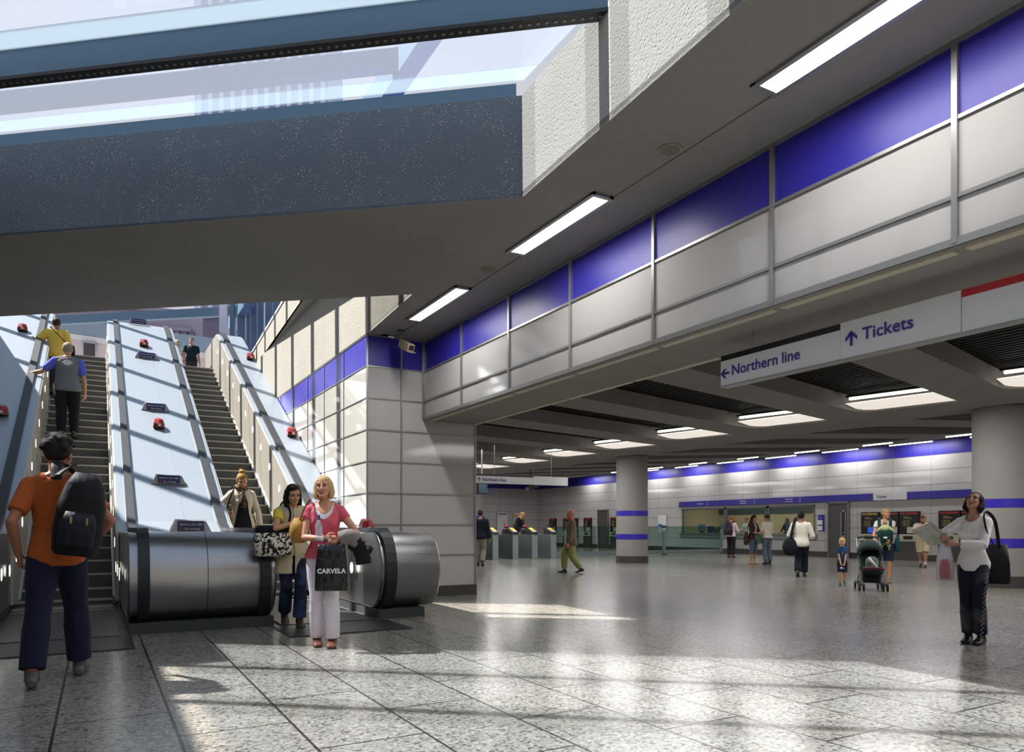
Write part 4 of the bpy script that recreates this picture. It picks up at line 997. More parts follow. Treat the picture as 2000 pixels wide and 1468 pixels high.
# ------------------------------------------------------------------ street level and buildings seen above the escalators
g = MB(); g.box(-8,8,26.0,44,5.6,5.95); struct('floor_street', g, plain('paving',(150,148,146),.8))
g = MB(); g.box(-2.6,4.3,25.9,26.0,0,5.6); struct('wall_pit', g, M['conc_wall'])
SG = plain('fin_blue',(98,122,138),.5)
for k, (px0, px1) in enumerate(((428,443),(449,457),(464,477),(481,487),(490,500),(503,513),(518,530),(533,548))):
    p0, p1 = at(px0, 25.2), at(px1, 25.2)
    d = (p1-p0); nn = V((FW[0],FW[1],0))
    g = MB(); g.prism([V((*p0[:2],5.95)),V((*p1[:2],5.95)),V((*(p1+nn*.12)[:2],5.95)),V((*(p0+nn*.12)[:2],5.95))],(0,0,4.5)); fin = g.build('screen_fin', SG if k else M['white']); tag(fin, '%s screen fin at street level, %s in the row' % ('white edged' if k == 0 else 'grey blue', 'leftmost' if k == 0 else 'rightmost' if k == 7 else ['','second from left','third from left','fourth from left','fifth from left','sixth from left','seventh from left'][k]), 'screen fin', 'screen fins above the right escalator')
lil = concrete('hazy_stone', (172,166,176), .9, pit=.1, sc=3)
def px3(px, py, d): p = at(px, d); return V((p.x, p.y, CH+(HZ-py)/FP*d))
t = thing('hoarding', 'blue grey and white banded hoarding across the street above the escalators', 'hoarding', at(260,38,5.95))
o_ = t.location.copy(); rt3 = V((RT[0],RT[1],0)); fw3 = V((FW[0],FW[1],0))
def slab(g, pts, d, th=.3, m=0): g.prism([px3(x,y,d)-o_ for x,y in pts], fw3*th, m)
g = MB(); slab(g, [(60,640),(60,614),(480,668),(480,700)], 38); g.build('blue_band', plain('hoarding_blue',(132,150,164),.7), t)
g = MB(); slab(g, [(60,650),(60,639),(480,699),(480,712)], 38); g.build('white_band', plain('hoarding_white',(214,212,210),.7), t)
g = MB(); slab(g, [(60,900),(60,649),(480,711),(480,900)], 38.1); g.build('lower_wall', plain('pale_pink_wall',(206,192,192),.8), t)
g = MB(); slab(g, [(163,695),(163,668),(181,671),(181,695)], 37.9,.25); g.build('window', plain('shop_window',(62,60,62),.3), t)
g = MB(); slab(g, [(159,668),(159,664),(185,667),(185,671)], 37.85,.25); g.build('window_head', lil, t)
t = thing('classical_building', 'hazy lilac stone building with cornice rising behind the hoarding', 'building', at(260,46,0)); o_ = t.location.copy()
g = MB(); slab(g, [(60,720),(60,575),(220,590),(365,608),(372,618),(428,626),(430,720)], 46, 6); g.build('wall', lil, t)
g = MB(); slab(g, [(60,590),(60,575),(222,590),(365,607),(365,613),(222,600)], 45.6, 1); slab(g, [(100,622),(100,616),(372,641),(372,647)], 45.7, .6); g.build('cornice', plain('cornice_stone',(152,146,156),.9), t)
for q in range(4):
    x = 330+q*14
    g = MB(); slab(g, [(x,652-2*(3-q)+8),(x,640-2*(3-q)+8),(x+6,641-2*(3-q)+8),(x+6,653-2*(3-q)+8)], 45.8, .5); g.build('window', plain('far_window',(120,112,132),.6), t)
g = MB(); slab(g, [(396,700),(396,622),(404,614),(413,608),(420,614),(428,622),(428,700)], 45.4, .5); g.build('turret', plain('dark_stone',(114,110,124),.9), t)
g = MB(); slab(g, [(398,620),(413,606),(427,618)], 45.2, .5); g.build('turret_roof', plain('pale_stone',(176,164,168),.9), t)
t = thing('glass_tower', 'pale modern tower with vertical ribs seen blurred through the roof glazing', 'building', at(500,90,0)); o_ = t.location.copy()
g = MB(); slab(g, [(380,720),(380,-60),(640,-60),(640,720)], 90, 8); g.build('facade', plain('tower_glass',(150,170,190),.4,emit=srgb(150,170,190),estr=.0), t)
g = MB()
for q in range(12): x = 384+q*22; slab(g, [(x,720),(x,-60),(x+8,-60),(x+8,720)], 89.5, .6)
g.build('rib', plain('tower_rib',(214,216,226),.6), t)
# canopy ribs over the escalator well (the bars in the sunlight)
t = thing('canopy', 'row of slim roof beams over the escalator well that throw the shadow bars', 'canopy', (0,18,8.6))
for k in range(11):
    y0 = 12.7+k*1.75-18
    g = MB(); g.prism([V((4.2,by(4.2,y0,0),0)),V((4.2,by(4.2,y0+.26,0),0)),V((-9,by(-9,y0+.26,0),0)),V((-9,by(-9,y0,0),0))],(0,0,.3)); g.build('roof_beam', M['steelblue'], t)
g = MB(); g.box(4.2,4.5,-9,12,-.1,.4); g.build('edge_beam', M['steelblue'], t)
# ------------------------------------------------------------------ people and what they carry
def held(name, label, cat, info, p, rz=0, group=None):
    w = info['W'](p); return thing(name, label, cat, w, info['rz']+rz, group)
def sack(w, d, h, prof=((0,.86),(.06,.97),(.4,1),(.8,.93),(1,.8)), e=.55, n=24, lean=0, sag=0):
    g = MB(); rs = []
    for z, k in prof:
        rs.append([p + V((0, lean*z*h, 0)) for p in ring(V((0,0,z*h)), V((1,0,0)), V((0,1,0)), w/2*k, d/2*k, n, e)])
    g.rings(rs); return g
def strap(t, pts, r, mat, info=None, name='strap'):
    """flat band through local points of the thing"""
    g = MB(); g.tube(pts, [r]*len(pts), 8); return g.build(name, mat, t, True)
def curve_pts(pts, n=6):
    """Catmull-Rom smoothing"""
    P_ = [V(p) for p in pts]; out = []
    for i in range(len(P_)-1):
        a, b, c, d = P_[max(i-1,0)], P_[i], P_[i+1], P_[min(i+2,len(P_)-1)]
        for k in range(n):
            t = k/n; out.append(.5*((2*b)+(c-a)*t+(2*a-5*b+4*c-d)*t*t+(3*b-a-3*c+d)*t**3))
    return out+[P_[-1]]
def local(t, info, p):
    """person-space point -> thing-space point"""
    Mt_ = Matrix.Translation(t.location) @ Matrix.Rotation(t.rotation_euler.z, 4, 'Z'); return Mt_.inverted() @ info['W'](p)
def wstrap(t, info, pts, r, mat, name='strap'):
    return strap(t, curve_pts([local(t, info, p) for p in pts]), r, mat, name=name)
def rucksack(info, label, p, w, h, d, mat, sh, tilt=0, extra=None):
    t = held('rucksack', label, 'rucksack', info, p)
    g = sack(w, d, h, ((0,.8),(.05,.94),(.3,1.05),(.6,1),(.85,.8),(1,.5)), .7); 
    if tilt: g.xf(Matrix.Rotation(tilt, 4, 'Y'))
    g.build('main_bag', mat, t, True)
    g = sack(w*.74, d*.5, h*.42, ((0,.8),(.1,1),(.7,1),(1,.8)), .6); g.xf(Matrix.Rotation(tilt,4,'Y') @ Matrix.Translation((0,-d*.42,h*.1))); g.build('front_pocket', extra or mat, t, True)
    for q in (0,1):
        g = MB(); g.tube([(-.05+q*.1,-d*.68,h*.46),(-.045+q*.1,-d*.7,h*.38)],.008,6); g.xf(Matrix.Rotation(tilt,4,'Y')); g.build('zip_pull', plain('zip_brass',(150,132,90),.4,.4), t)
    for pts in sh: wstrap(t, info, pts, (.034*info['s'],.01), mat)
    return t
DK = cloth((22,22,28)); 
# -- man in the orange shirt
A = human('man in an orange T-shirt walking away towards the left escalator', fl(114,1330), 1.93, 176, 'm', (164,112,86), ('thick',(38,32,34)), top=dict(mat=cloth((176,88,40)),sleeve=.72,hem=-.1,loose=.008,inf=.014,name='t_shirt'), legs=dict(mat=cloth((24,26,52),wr=.8),flare=.02,loose=.012,name='jeans'), shoes=(84,80,80),
    feet=[(-.14,-.16,0,4),(.12,.26,0,-4)], hands=[(-.235,.03,.885),(.235,.2,1.0)], poles=[(-.45,-.9,0),(.6,-.8,0)], head=(-14,4,0), hip=.905, vox=.006, build=.88, armr=.98, curl=(.6,.6), eyes=False)
rucksack(A, 'bulging black rucksack slung on the right shoulder of the orange shirted man', (.105,-.215,.88), .32, .62, .2, cloth((13,12,20),.6,name='nylon'), [[(.0,-.16,1.40),(-.005,-.09,1.50),(.03,.02,1.52),(.09,.12,1.45),(.13,.15,1.3)],[(.0,-.17,1.42),(.05,-.13,1.47),(.1,-.03,1.51)]], .14, cloth((26,23,38),.5,name='nylon'))
# -- two people riding up
p = at(132, 15.6, 0); p.z = stepz(p.y)+.12
B = human('grey haired man in a grey waistcoat over a blue shirt riding up the left escalator', p, 2.08, 178, 'm', (196,150,120), ('short',(150,140,120)), top=dict(mat=cloth((112,116,120)),sleeve=0,hem=-.09,inf=.024,name='waistcoat'), top2=dict(mat=cloth((92,104,206)),sleeve=.8,hem=-.04,inf=.008,loose=.014,name='shirt'), legs=dict(mat=cloth((20,20,26)),flare=.0,loose=.016), shoes=(24,22,22),
    feet=[(-.1,0,0,4),(.1,.05,0,-4)], hands=[(-.62,.16,1.12),(.27,.06,.84)], poles=[(-.3,-.3,-1),(.5,-.8,0)], vox=.009, build=1.08, hdir=((-.8,.5,-.1),None), eyes=False)
g = MB(); c0 = B['root'].matrix_world
def emblem(parent, s):
    g = MB(); n = 24; y = -.147
    for k in range(n):
        a, b = 2*math.pi*k/n, 2*math.pi*(k+1)/n; P_ = lambda r, t: V((r*math.cos(t)*s, y*s, (1.335+r*.72*math.sin(t))*s))
        g.prism([P_(.062,a),P_(.062,b),P_(.04,b),P_(.04,a)],(0,-.006,0))
    g.build('round_emblem', plain('emblem_white',(220,220,220),.6), parent)
    g = MB(); g.box(-.085*s,.085*s,y*s-.008,y*s+.004,1.325*s,1.345*s); g.build('emblem_bar', plain('emblem_white',(220,220,220),.6), parent)
emblem(B['root'], B['s'])
p = at(110, 17.6, 0); p.z = stepz(p.y)+.12
C = human('dark haired person in a yellow T-shirt riding up ahead of the man in the waistcoat', p, 1.86, 172, 'm', (150,104,76), ('short',(50,38,30)), top=dict(mat=cloth((228,196,90)),sleeve=.75,hem=-.1,loose=.02,inf=.02,name='t_shirt'), legs=dict(mat=cloth((40,40,50))), hands=[(-.5,.22,1.3),(.27,.05,.84)], poles=[(-.3,-.4,-1),(.5,-.8,0)], hdir=((-.7,.6,-.1),None), vox=.01, eyes=False)
t = held('shoulder_bag', 'dark shoulder bag with a strap across the back of the person in yellow', 'bag', C, (.26,-.02,.88)); sack(.24,.1,.26).build('bag_body', DK, t, True)
wstrap(t, C, [(.25,-.04,1.1),(.12,-.16,1.25),(-.03,-.15,1.42),(-.1,-.06,1.5),(-.11,.06,1.46),(.02,.16,1.28),(.22,.08,1.1)], (.016,.006), cloth((60,46,28)))
# -- two people at the head of the right escalator
human('blonde woman in a white top half hidden behind the top of the central balustrade', (*at(346,24.6)[:2],5.95), 1.6, 10, 'f', (214,176,150), ('bob',(214,190,140)), top=dict(mat=cloth((232,232,236)),sleeve=.5,name='top'), legs=dict(mat=cloth((90,100,130))), vox=.011)
human('young man in a dark green T-shirt at the head of the right escalator', (*at(374,24.6)[:2],5.95), 1.68, 0, 'm', (206,160,140), ('crop',(52,40,34)), top=dict(mat=cloth((24,46,52)),sleeve=.65,loose=.01,name='t_shirt'), legs=dict(mat=cloth((60,60,70))), vox=.011, build=1.05)
# -- three women coming off the right escalator
p = at(472, 12.5, 0); p.z = .26
D = human('woman with a bun in a cream cardigan and leopard scarf standing on the right escalator', p, 1.9, 12, 'f', (206,156,124), ('bun',(158,122,62)), top=dict(mat=cloth((206,194,172)),sleeve=1.9,hem=-.1,inf=.02,long=.03,open=.035,openb=.2,name='cardigan'), top2=dict(mat=cloth((20,20,24)),sleeve=0,hem=-.08,inf=.006,scoop=(.06,.08),name='top'), legs=dict(mat=cloth((22,22,26)),name='trousers'), hands=[(-.27,.06,.86),(.25,.2,1.06)], poles=[(-.6,-.8,0),(.8,-.8,0)], head=(-6,24,0), vox=.007, curl=(.4,.9))
t = held('scarf', 'brown leopard print scarf knotted at the neck of the woman in the cream cardigan', 'scarf', D, (0,.06,1.2)); sm_ = cloth((150,126,92),.9,.6,(34,26,22),'noise',42,'scarf')
g = MB(); g.tube(curve_pts([local(t,D,q) for q in ((-.075,-.03,1.5),(-.07,.05,1.475),(0,.085,1.455),(.07,.05,1.475),(.075,-.03,1.5),(0,-.085,1.51),(-.075,-.03,1.5))]),[(.026,.034)]*37,10); g.build('loop', sm_, t, True)
g = MB(); g.tube(curve_pts([local(t,D,q) for q in ((0,.1,1.46),(.015,.125,1.38),(.01,.15,1.28),(.0,.145,1.16)) ]),[(.05,.018)]*19,10); g.build('tail', sm_, t, True)
t = held('shoulder_bag', 'dark bag on the right shoulder of the woman in the cream cardigan', 'bag', D, (.3,-.05,.82)); sack(.16,.3,.26).build('bag_body', DK, t, True)
wstrap(t, D, [(.27,.09,1.06),(.2,.12,1.3),(.13,.07,1.47),(.13,-.06,1.49),(.24,-.1,1.2),(.29,-.06,1.02)], (.012,.006), DK)
E_ = human('dark haired woman in a yellow T-shirt and long cream waistcoat stepping off the escalator', fl(572,1222), 1.76, 8, 'f', (206,156,122), ('long',(28,24,24)), top=dict(mat=cloth((196,182,150),wr=.8),sleeve=0,hem=-.115,inf=.03,flare=.12,long=.16,open=.004,openb=.02,name='waistcoat'), top2=dict(mat=cloth((226,206,74)),sleeve=.5,hem=-.05,inf=.011,loose=.012,scoop=(.075,.09),name='t_shirt'), legs=dict(mat=cloth((26,34,56),col2=(60,84,120),pat='fade'),flare=.03,name='jeans'), shoes=(60,44,34),
    feet=[(-.06,.16,0,0),(.07,-.22,0,0,35)], hands=[(-.24,.14,.9),(-.02,.21,1.24)], poles=[(-.6,-.8,0),(1,.05,-.35)], head=(12,16,6), hip=.90, lean=4, vox=.006, curl=(.4,.9))
t = held('sunglasses', 'sunglasses pushed up on the hair of the dark haired woman', 'sunglasses', E_, (0,0,1.75)); t.location = E_['hd'](0,.0,.12)
for q in (-1,1):
    g = MB(); g.ell(Matrix.Rotation(-t.rotation_euler.z,4,'Z') @ (E_['hd'](q*.035,.062,.112)-t.location), (.024,.009,.014)); g.build('lens', plain('lens_brown',(70,62,40),.1), t, True)
    g = MB(); a = Matrix.Rotation(-t.rotation_euler.z,4,'Z'); g.tube([a @ (E_['hd'](q*.06,.055,.11)-t.location), a @ (E_['hd'](q*.088,-.02,.06)-t.location)],.003,6); g.build('arm', M['black'], t)
t = held('tote_bag', 'black and white floral tote bag under the arm of the dark haired woman', 'bag', E_, (.24,.12,.84), .2)
sack(.44,.17,.30,((0,.8),(.06,.96),(.5,1.04),(1,.92)),.6).build('bag_body', cloth((224,216,200),.7,.4,(24,22,22),'noise',26,'floral_print'), t, True)
g = sack(.42,.165,.09); g.xf(Matrix.Translation((-.0,0,.27))); g.build('dark_trim', DK, t, True)
wstrap(t, E_, [(.1,.2,1.14),(.05,.16,1.34),(.1,.05,1.47),(.14,-.08,1.42),(.2,-.05,1.18)], (.018,.008), DK, 'handle')
G = human('blonde woman in a pink top and white trousers walking forward with a black carrier bag', fl(634,1262), 1.73, -4, 'f', (208,152,124), ('bob',(206,176,122)), top=dict(mat=cloth((214,94,112)),sleeve=.36,hem=-.03,inf=.012,scoop=(.098,.165),name='top'), top2=dict(mat=cloth((240,236,238)),sleeve=0,hem=-.02,inf=.005,scoop=(.085,.115),name='camisole'), legs=dict(mat=cloth((226,216,228),wr=.6),flare=.025,len=1.97,waist=.03,name='trousers'), shoes=(110,64,46),
    feet=[(-.075,.06,0,-4),(.075,-.06,0,6)], hands=[(-.16,.25,1.06),(-.02,.25,1.085)], poles=[(-.9,-.6,0),(.9,-.5,-.2)], head=(-10,-6,3), hip=.915, vox=.0055, curl=(.7,.8))
t = held('carrier_bag', 'glossy black carrier bag with white lettering hanging from the blonde woman', 'bag', G, (-.085,.3,.585), .06); bw = .31
n = N('black_plastic'); n.set(col=srgb(16,16,20), rough=.28); n.bump(n.noise(9,3), .05, .6); BP = n.mat
sack(bw,.10,.44,((0,.95),(.03,1),(.5,.97),(.85,.86),(1,.8)),.35,28).build('bag_body', BP, t, True)
g = MB(); text_geo(g, 'CARVELA', (0,.0575,.17), (-1,0,0), (0,0,1), .062, align='CENTER', push=.003, bold=.002); g.build('lettering', M['ltext'], t)
strap(t, curve_pts([(-.07,0,.42),(-.04,-.02,.5),(.04,-.03,.5),(.08,0,.42)]), .008, BP, name='handle')
t = held('water_bottle', 'clear water bottle with a purple cap held by the blonde woman', 'bottle', G, (.035,.27,1.07))
g = MB(); g.rings([ring(V((0,0,z)),V((1,0,0)),V((0,1,0)),r,r,20) for z, r in ((0,.03),(.01,.034),(.07,.034),(.09,.031),(.11,.034),(.15,.033),(.18,.018),(.2,.013))]); g.build('body', glass('bottle_plastic',(225,235,242),1.4,.18,(220,230,240)), t, True)
g = MB(); g.cyl((0,0),.016,.2,.215,16); g.cyl((0,0),.011,.215,.245,12); g.build('cap', plain('cap_purple',(62,40,120),.4), t, True)
t = held('coat', 'grey and black folded coat draped over the arm of the blonde woman', 'coat', G, (-.22,.25,.86))
g = MB(); g.tube(curve_pts([(.05,.03,.22),(-.04,.05,.245),(-.1,.05,.2),(-.17,.04,.1)]),[(.05,.075)]*19,14); g.build('lining', cloth((128,120,114),wr=1), t, True)
g = MB(); g.tube(curve_pts([(-.05,.03,.2),(-.11,.06,.16),(-.15,.05,.08),(-.17,.04,-.02)]),[(.035,.07),(.04,.085)]*9+[(.03,.07)],12); g.tube(curve_pts([(-.08,.02,.19),(-.16,.03,.16),(-.24,.02,.10)]),[(.05,.04)]*13,12); g.build('outer_cloth', cloth((26,24,34),wr=1), t, True)
t = held('shoulder_bag', 'tan slouchy shoulder bag under the right arm of the blonde woman', 'bag', G, (.25,-.07,1.04))
sack(.2,.34,.25,((0,.45),(.12,.8),(.4,1),(.75,.85),(1,.5)),.8).build('bag_body', cloth((168,124,52),.6,.8,name='tan_leather'), t, True)
wstrap(t, G, [(.235,.03,1.27),(.19,.075,1.38),(.15,.05,1.465),(.145,-.03,1.475),(.19,-.085,1.4),(.235,-.12,1.3)], .009, cloth((132,84,50),.6), 'handle')
t = held('bracelet', 'pale bracelet on the wrist of the blonde woman', 'bracelet', G, (-.005,.245,1.085)); g = MB(); g.tube([(.036*math.cos(a*.5236)*.1,.034*math.cos(a*.5236),.034*math.sin(a*.5236)) for a in range(13)],.004,6); g.build('band', plain('bracelet',(230,226,220),.3), t, True)
# -- woman in white on the right
Hh = human('woman in a white blouse and dark studded jeans looking up beside the near column', fl(1900,1256), 1.57, -22, 'f', (196,150,130), ('bob',(46,32,30)), top=dict(mat=cloth((246,244,250),.8,.8),sleeve=1.85,hem=-.1,inf=.014,loose=.008,bell=.006,flare=.03,scoop=(.075,.075),name='blouse'), legs=dict(mat=cloth((28,26,50),.7,.6,(104,100,104),'fade',name='denim'),flare=.02,name='jeans'), shoes=(26,24,28),
    feet=[(-.075,.02,0,0),(.06,.0,0,8)], hands=[(.06,.27,1.13),(.2,.3,1.2)], poles=[(-.9,-.3,-.3),(.8,-.5,-.3)], head=(4,-28,-3), build=.86, vox=.006, curl=(.6,.8), group=None)
t = held('sequin_trim', 'line of silvery studs down the outer seam of the dark jeans of the woman in white', 'trim', Hh, (-.1,.08,.0))
g = MB()
for k in range(34):
    f = k/33; q = V(local(t, Hh, (-.11-.03*(1-f)*0+ (-.06*(1-f)), .07+.02*math.sin(k), .82-.76*f))); g.ell(q, .006, 0, 6, 4)
o_t = t; bpy.data.objects.remove(t)
g2 = MB()
for k in range(44):
    f = k/43; qq = V((-.115-.045*(1-f)+.012*math.sin(k*2.1), .075-.02*(1-f), .80-.74*f))*Hh['s']; g2.ell(qq, .0058, 0, 6, 4)
so = g2.build('stud_seam', plain('studs',(200,196,214),.3,.5), Hh['root'], True)
t = held('leaflet_map', 'open paper map held up by the woman in white', 'map', Hh, (.27,.36,1.22), .35)
n = N('map_paper'); n.set(col=n.mix(n.ramp(n.noise(9,3), [(.5,(0,0,0)),(.6,(1,1,1))]), srgb(206,206,196), srgb(170,190,160)), rough=.7)
g = MB(); g.prism([V((-.13,-.05,-.06)),V((.02,.0,-.11)),V((.19,.03,.06)),V((.04,-.02,.13))],(.0,.002,.002)); g.prism([V((-.13,-.05,-.06)),V((-.16,.02,-.02)),V((.02,.05,.15)),V((.04,-.02,.13))],(.0,.002,.002)); g.build('sheet', n.mat, t)
t = held('carrier_bag', 'translucent plastic carrier bag with pink contents hanging from the hand of the woman in white', 'bag', Hh, (.18,.27,.72), .2)
sack(.155,.09,.44,((0,.9),(.05,1),(.5,.95),(.8,.6),(1,.2)),.6).build('plastic_film', glass('thin_plastic',(235,235,240),.8,.45,(232,230,238)), t, True)
g = sack(.1,.055,.2,((0,.9),(.5,1),(1,.7)),.7); g.xf(Matrix.Translation((0,0,.015))); g.build('contents', plain('pink_wrap',(226,120,130),.5), t, True)
t = held('shoulder_bag', 'black shoulder bag hanging behind the hip of the woman in white', 'bag', Hh, (-.165,-.2,.68), .5)
sack(.24,.11,.40,((0,.9),(.06,1),(.5,.95),(1,.75)),.6).build('bag_body', cloth((26,22,32),.5,.5,(70,50,80),'glitter',40,'dark_print'), t, True)
wstrap(t, Hh, [(-.21,-.15,1.08),(-.18,-.12,1.38),(-.135,-.03,1.49),(-.145,.08,1.44),(-.19,.1,1.25),(-.22,-.05,1.07)], (.016,.006), DK)
# -- hall people
I_ = human('bald man in a brown blazer and khaki trousers walking left past the gates', fl(1118,1118), 1.7, -88, 'm', (186,118,92), ('balding',(170,130,110)), top=dict(mat=cloth((96,86,70)),sleeve=1.93,hem=-.112,inf=.028,loose=.012,flare=.1,long=.05,name='blazer'), top2=dict(mat=cloth((30,30,36)),sleeve=0,hem=.0,collar=1,inf=.01,name='dark_shirt'), legs=dict(mat=cloth((138,140,90),wr=.8),loose=.022,flare=.01,name='trousers'), shoes=(30,32,48),
    feet=[(-.08,-.2,0,0,14),(.08,.26,0,0)], hands=[(-.24,.12,.76),(.25,-.06,.76)], head=(0,2,0), hip=.885, vox=.008)
J = human('man in a dark navy jacket and beige trousers at the pier edge, seen from behind', fl(938,1105), 1.75, 168, 'm', (170,124,100), ('short',(52,36,30)), top=dict(mat=cloth((26,28,46)),sleeve=1.93,hem=-.1,inf=.03,loose=.012,name='jacket'), legs=dict(mat=cloth((140,134,120)),loose=.01), hands=[(-.2,.2,.95),(.28,.05,.84)], vox=.01, eyes=False, feet=[(-.08,.1,0),(.09,-.12,0,0,20)])
K_ = human('bald stooping man in a black coat behind the ticket gates', (*at(1006,30.2)[:2],0), 1.95, 62, 'm', (196,156,110), ('balding',(150,120,80)), top=dict(mat=cloth((22,30,28)),sleeve=1.9,hem=-.11,inf=.03,name='coat'), legs=dict(mat=cloth((40,40,44))), lean=26, head=(0,28,0), hands=[(-.14,.42,.95),(.14,.42,.95)], vox=.011)
L_ = human('man with a dark rucksack leaning at the middle ticket window, seen from behind', fl(1428,1088), 1.66, 150, 'm', (190,120,96), ('short',(140,80,56)), top=dict(mat=cloth((226,210,214)),sleeve=1.2,inf=.018,loose=.01,name='shirt'), legs=dict(mat=cloth((34,32,32)),loose=.012), shoes=(86,50,36), head=(0,38,0), hands=[(-.1,.33,1.1),(.12,.33,1.12)], vox=.01, eyes=False)
rucksack(L_, 'dark purple rucksack on the back of the man at the ticket window', (0,-.22,.94), .34, .52, .2, cloth((52,42,50),.6,name='nylon'), [[(q*.1,-.13,1.42),(q*.13,-.02,1.52),(q*.14,.1,1.4),(q*.15,.08,1.2)] for q in (-1,1)])
O_ = human('woman with long dark hair in a brown cardigan holding a paper cup', fl(1471,1101), 1.63, 52, 'f', (196,144,112), ('long',(44,28,26)), top=dict(mat=cloth((70,44,40)),sleeve=1.3,hem=-.08,inf=.02,open=.03,openb=.05,name='cardigan'), top2=dict(mat=cloth((236,232,232)),sleeve=0,hem=-.08,inf=.008,name='top'), legs=dict(mat=cloth((92,100,120)),len=1.3,flare=.02,loose=.006,name='cropped_jeans'), shoes=(186,150,110), hands=[(-.06,.32,1.12),(.08,.3,1.08)], head=(0,16,0), vox=.009)
t = held('paper_cup', 'pale paper cup in the hands of the woman in the brown cardigan', 'cup', O_, (0,.35,1.12)); g = MB(); g.cyl((0,0),.032,0,.1,16,r1=.04); g.build('cup', plain('cup_pink',(230,200,200),.5), t, True); g = MB(); g.cyl((0,0),.042,.1,.112,16); g.build('lid', M['white'], t, True)
t = held('tote_bag', 'green shopping bag at the front of the woman in the brown cardigan', 'bag', O_, (-.12,.16,.72), .3); sack(.34,.12,.36).build('bag_body', cloth((84,112,88)), t, True); wstrap(t, O_, [(-.1,.16,1.08),(-.1,.26,1.16),(-.12,.2,1.06)], .008, cloth((84,112,88)), 'handle')
t = held('shoulder_bag', 'brown slouchy bag hanging behind the woman in the brown cardigan', 'bag', O_, (.22,-.12,.66), .6); sack(.34,.16,.42,((0,.6),(.2,.95),(.6,1),(1,.6))).build('bag_body', cloth((74,52,40)), t, True); wstrap(t, O_, [(.2,-.1,1.06),(.15,-.08,1.4),(.13,.0,1.5),(.14,.1,1.4),(.2,.0,1.05)], .012, cloth((74,52,40)))
Q_ = human('woman in a cream top and grey jeans with tied brown hair, seen from behind', fl(1499,1101), 1.65, -148, 'f', (196,144,112), ('tied',(88,56,38)), top=dict(mat=cloth((238,230,212)),sleeve=1.3,hem=-.03,inf=.014,loose=.01,name='top'), legs=dict(mat=cloth((104,116,132)),flare=.04,name='jeans'), shoes=(40,36,34), hands=[(-.1,.3,1.08),(.1,.3,1.06)], head=(6,14,0), vox=.009, feet=[(-.1,0,0,10),(.1,.05,0,-14)])
t = held('handbag', 'black and gold handbag between the two women at the ticket windows', 'bag', Q_, (-.16,.3,.72), .4); sack(.32,.14,.28).build('bag_body', cloth((40,36,30),.5,.5,(170,150,80),'noise',9), t, True); strap(t, curve_pts([(-.12,0,.26),(-.08,0,.38),(.08,0,.38),(.12,0,.26)]), .01, DK, name='handle')
S_ = human('man in a loose white shirt and dark trousers carrying a round black bag', fl(1563,1126), 1.62, 176, 'm', (150,104,84), ('short',(26,24,24)), top=dict(mat=cloth((232,228,216),wr=.9),sleeve=1.5,hem=-.112,inf=.018,loose=.01,flare=.1,name='shirt'), legs=dict(mat=cloth((22,26,40)),loose=.014), shoes=(38,44,36), feet=[(-.05,-.2,0,0,34),(.09,.18,0,0)], hip=.89, hands=[(-.17,.24,1.0),(.2,.2,.98)], poles=[(-.5,-.8,0),(.5,-.8,0)], vox=.009, eyes=False)
t = held('shoulder_bag', 'round black sports bag hanging at the left hip of the man in the white shirt', 'bag', S_, (-.24,-.12,.55)); sack(.36,.2,.42,((0,.4),(.12,.8),(.45,1),(.8,.8),(1,.4)),.9).build('bag_body', cloth((22,26,34)), t, True); wstrap(t, S_, [(-.22,-.16,.95),(-.17,-.18,1.25),(-.12,-.1,1.48),(-.11,.05,1.5),(-.2,.14,1.2),(-.27,.02,.9)], (.03,.008), DK)
t = held('plastic_bag', 'bright blue plastic bag tucked under the left arm of the man in the white shirt', 'bag', S_, (-.26,.12,.96)); sack(.16,.24,.2,((0,.6),(.3,1),(.8,.9),(1,.5)),.8).build('bag_body', plain('blue_plastic',(30,110,200),.35), t, True)
T_ = human('small blond boy in a blue T-shirt and dark shorts walking towards the viewer', fl(1645,1144), .99, 4, 'm', (222,178,146), ('fringe_short',(214,184,120)), top=dict(mat=cloth((44,76,120)),sleeve=.65,hem=-.1,inf=.013,loose=.006,name='t_shirt'), build=.8, legs=dict(mat=cloth((26,36,56)),len=.95,loose=.022,name='shorts'), shoes=(40,80,66), feet=[(-.08,-.18,0,0,30),(.08,.1,0)], hip=.89, hands=[(-.05,.18,.72),(.05,.2,.72)], poles=[(-.8,-.8,0),(.8,-.8,0)], vox=.007, curl=(.8,.8))
g = MB(); s_ = T_['s']; g.ell((.005*s_,.1*s_,1.16*s_),(.035*s_,.03*s_,.06*s_),0,10,8); g.build('shirt_print', cloth((150,130,80),.9,.5,(60,80,110),'noise',40), T_['root'], True)
t = held('toy', 'small blue and white toy in the hands of the boy', 'toy', T_, (0,.26,.62)); g = MB(); g.ell((0,0,0),(.045,.03,.035)); g.build('body', plain('toy_blue',(50,60,170),.4), t, True); g = MB(); g.ell((.03,.02,.02),(.025,.02,.02)); g.build('white_part', M['white'], t, True)
mpos = fl(1728,1137)
U_ = human('mother with cropped fair hair, grey T-shirt and baby carrier pushing the pushchair', mpos, 1.62, 2, 'f', (200,150,118), ('crop',(160,144,96)), top=dict(mat=cloth((206,204,200)),sleeve=.5,hem=-.05,inf=.014,loose=.012,name='t_shirt'), legs=dict(mat=cloth((30,50,62)),len=.97,loose=.02,name='shorts'), shoes=(120,96,70), hands=[(-.08,.36,.98),(.22,.33,.97)], poles=[(-.9,-.3,-.5),(.9,-.3,-.5)], head=(48,-2,0), vox=.008, feet=[(-.09,.12,0),(.08,-.14,0,0,24)], curl=(.8,.8))
bpos = U_['W']((0.0,.235,.72))
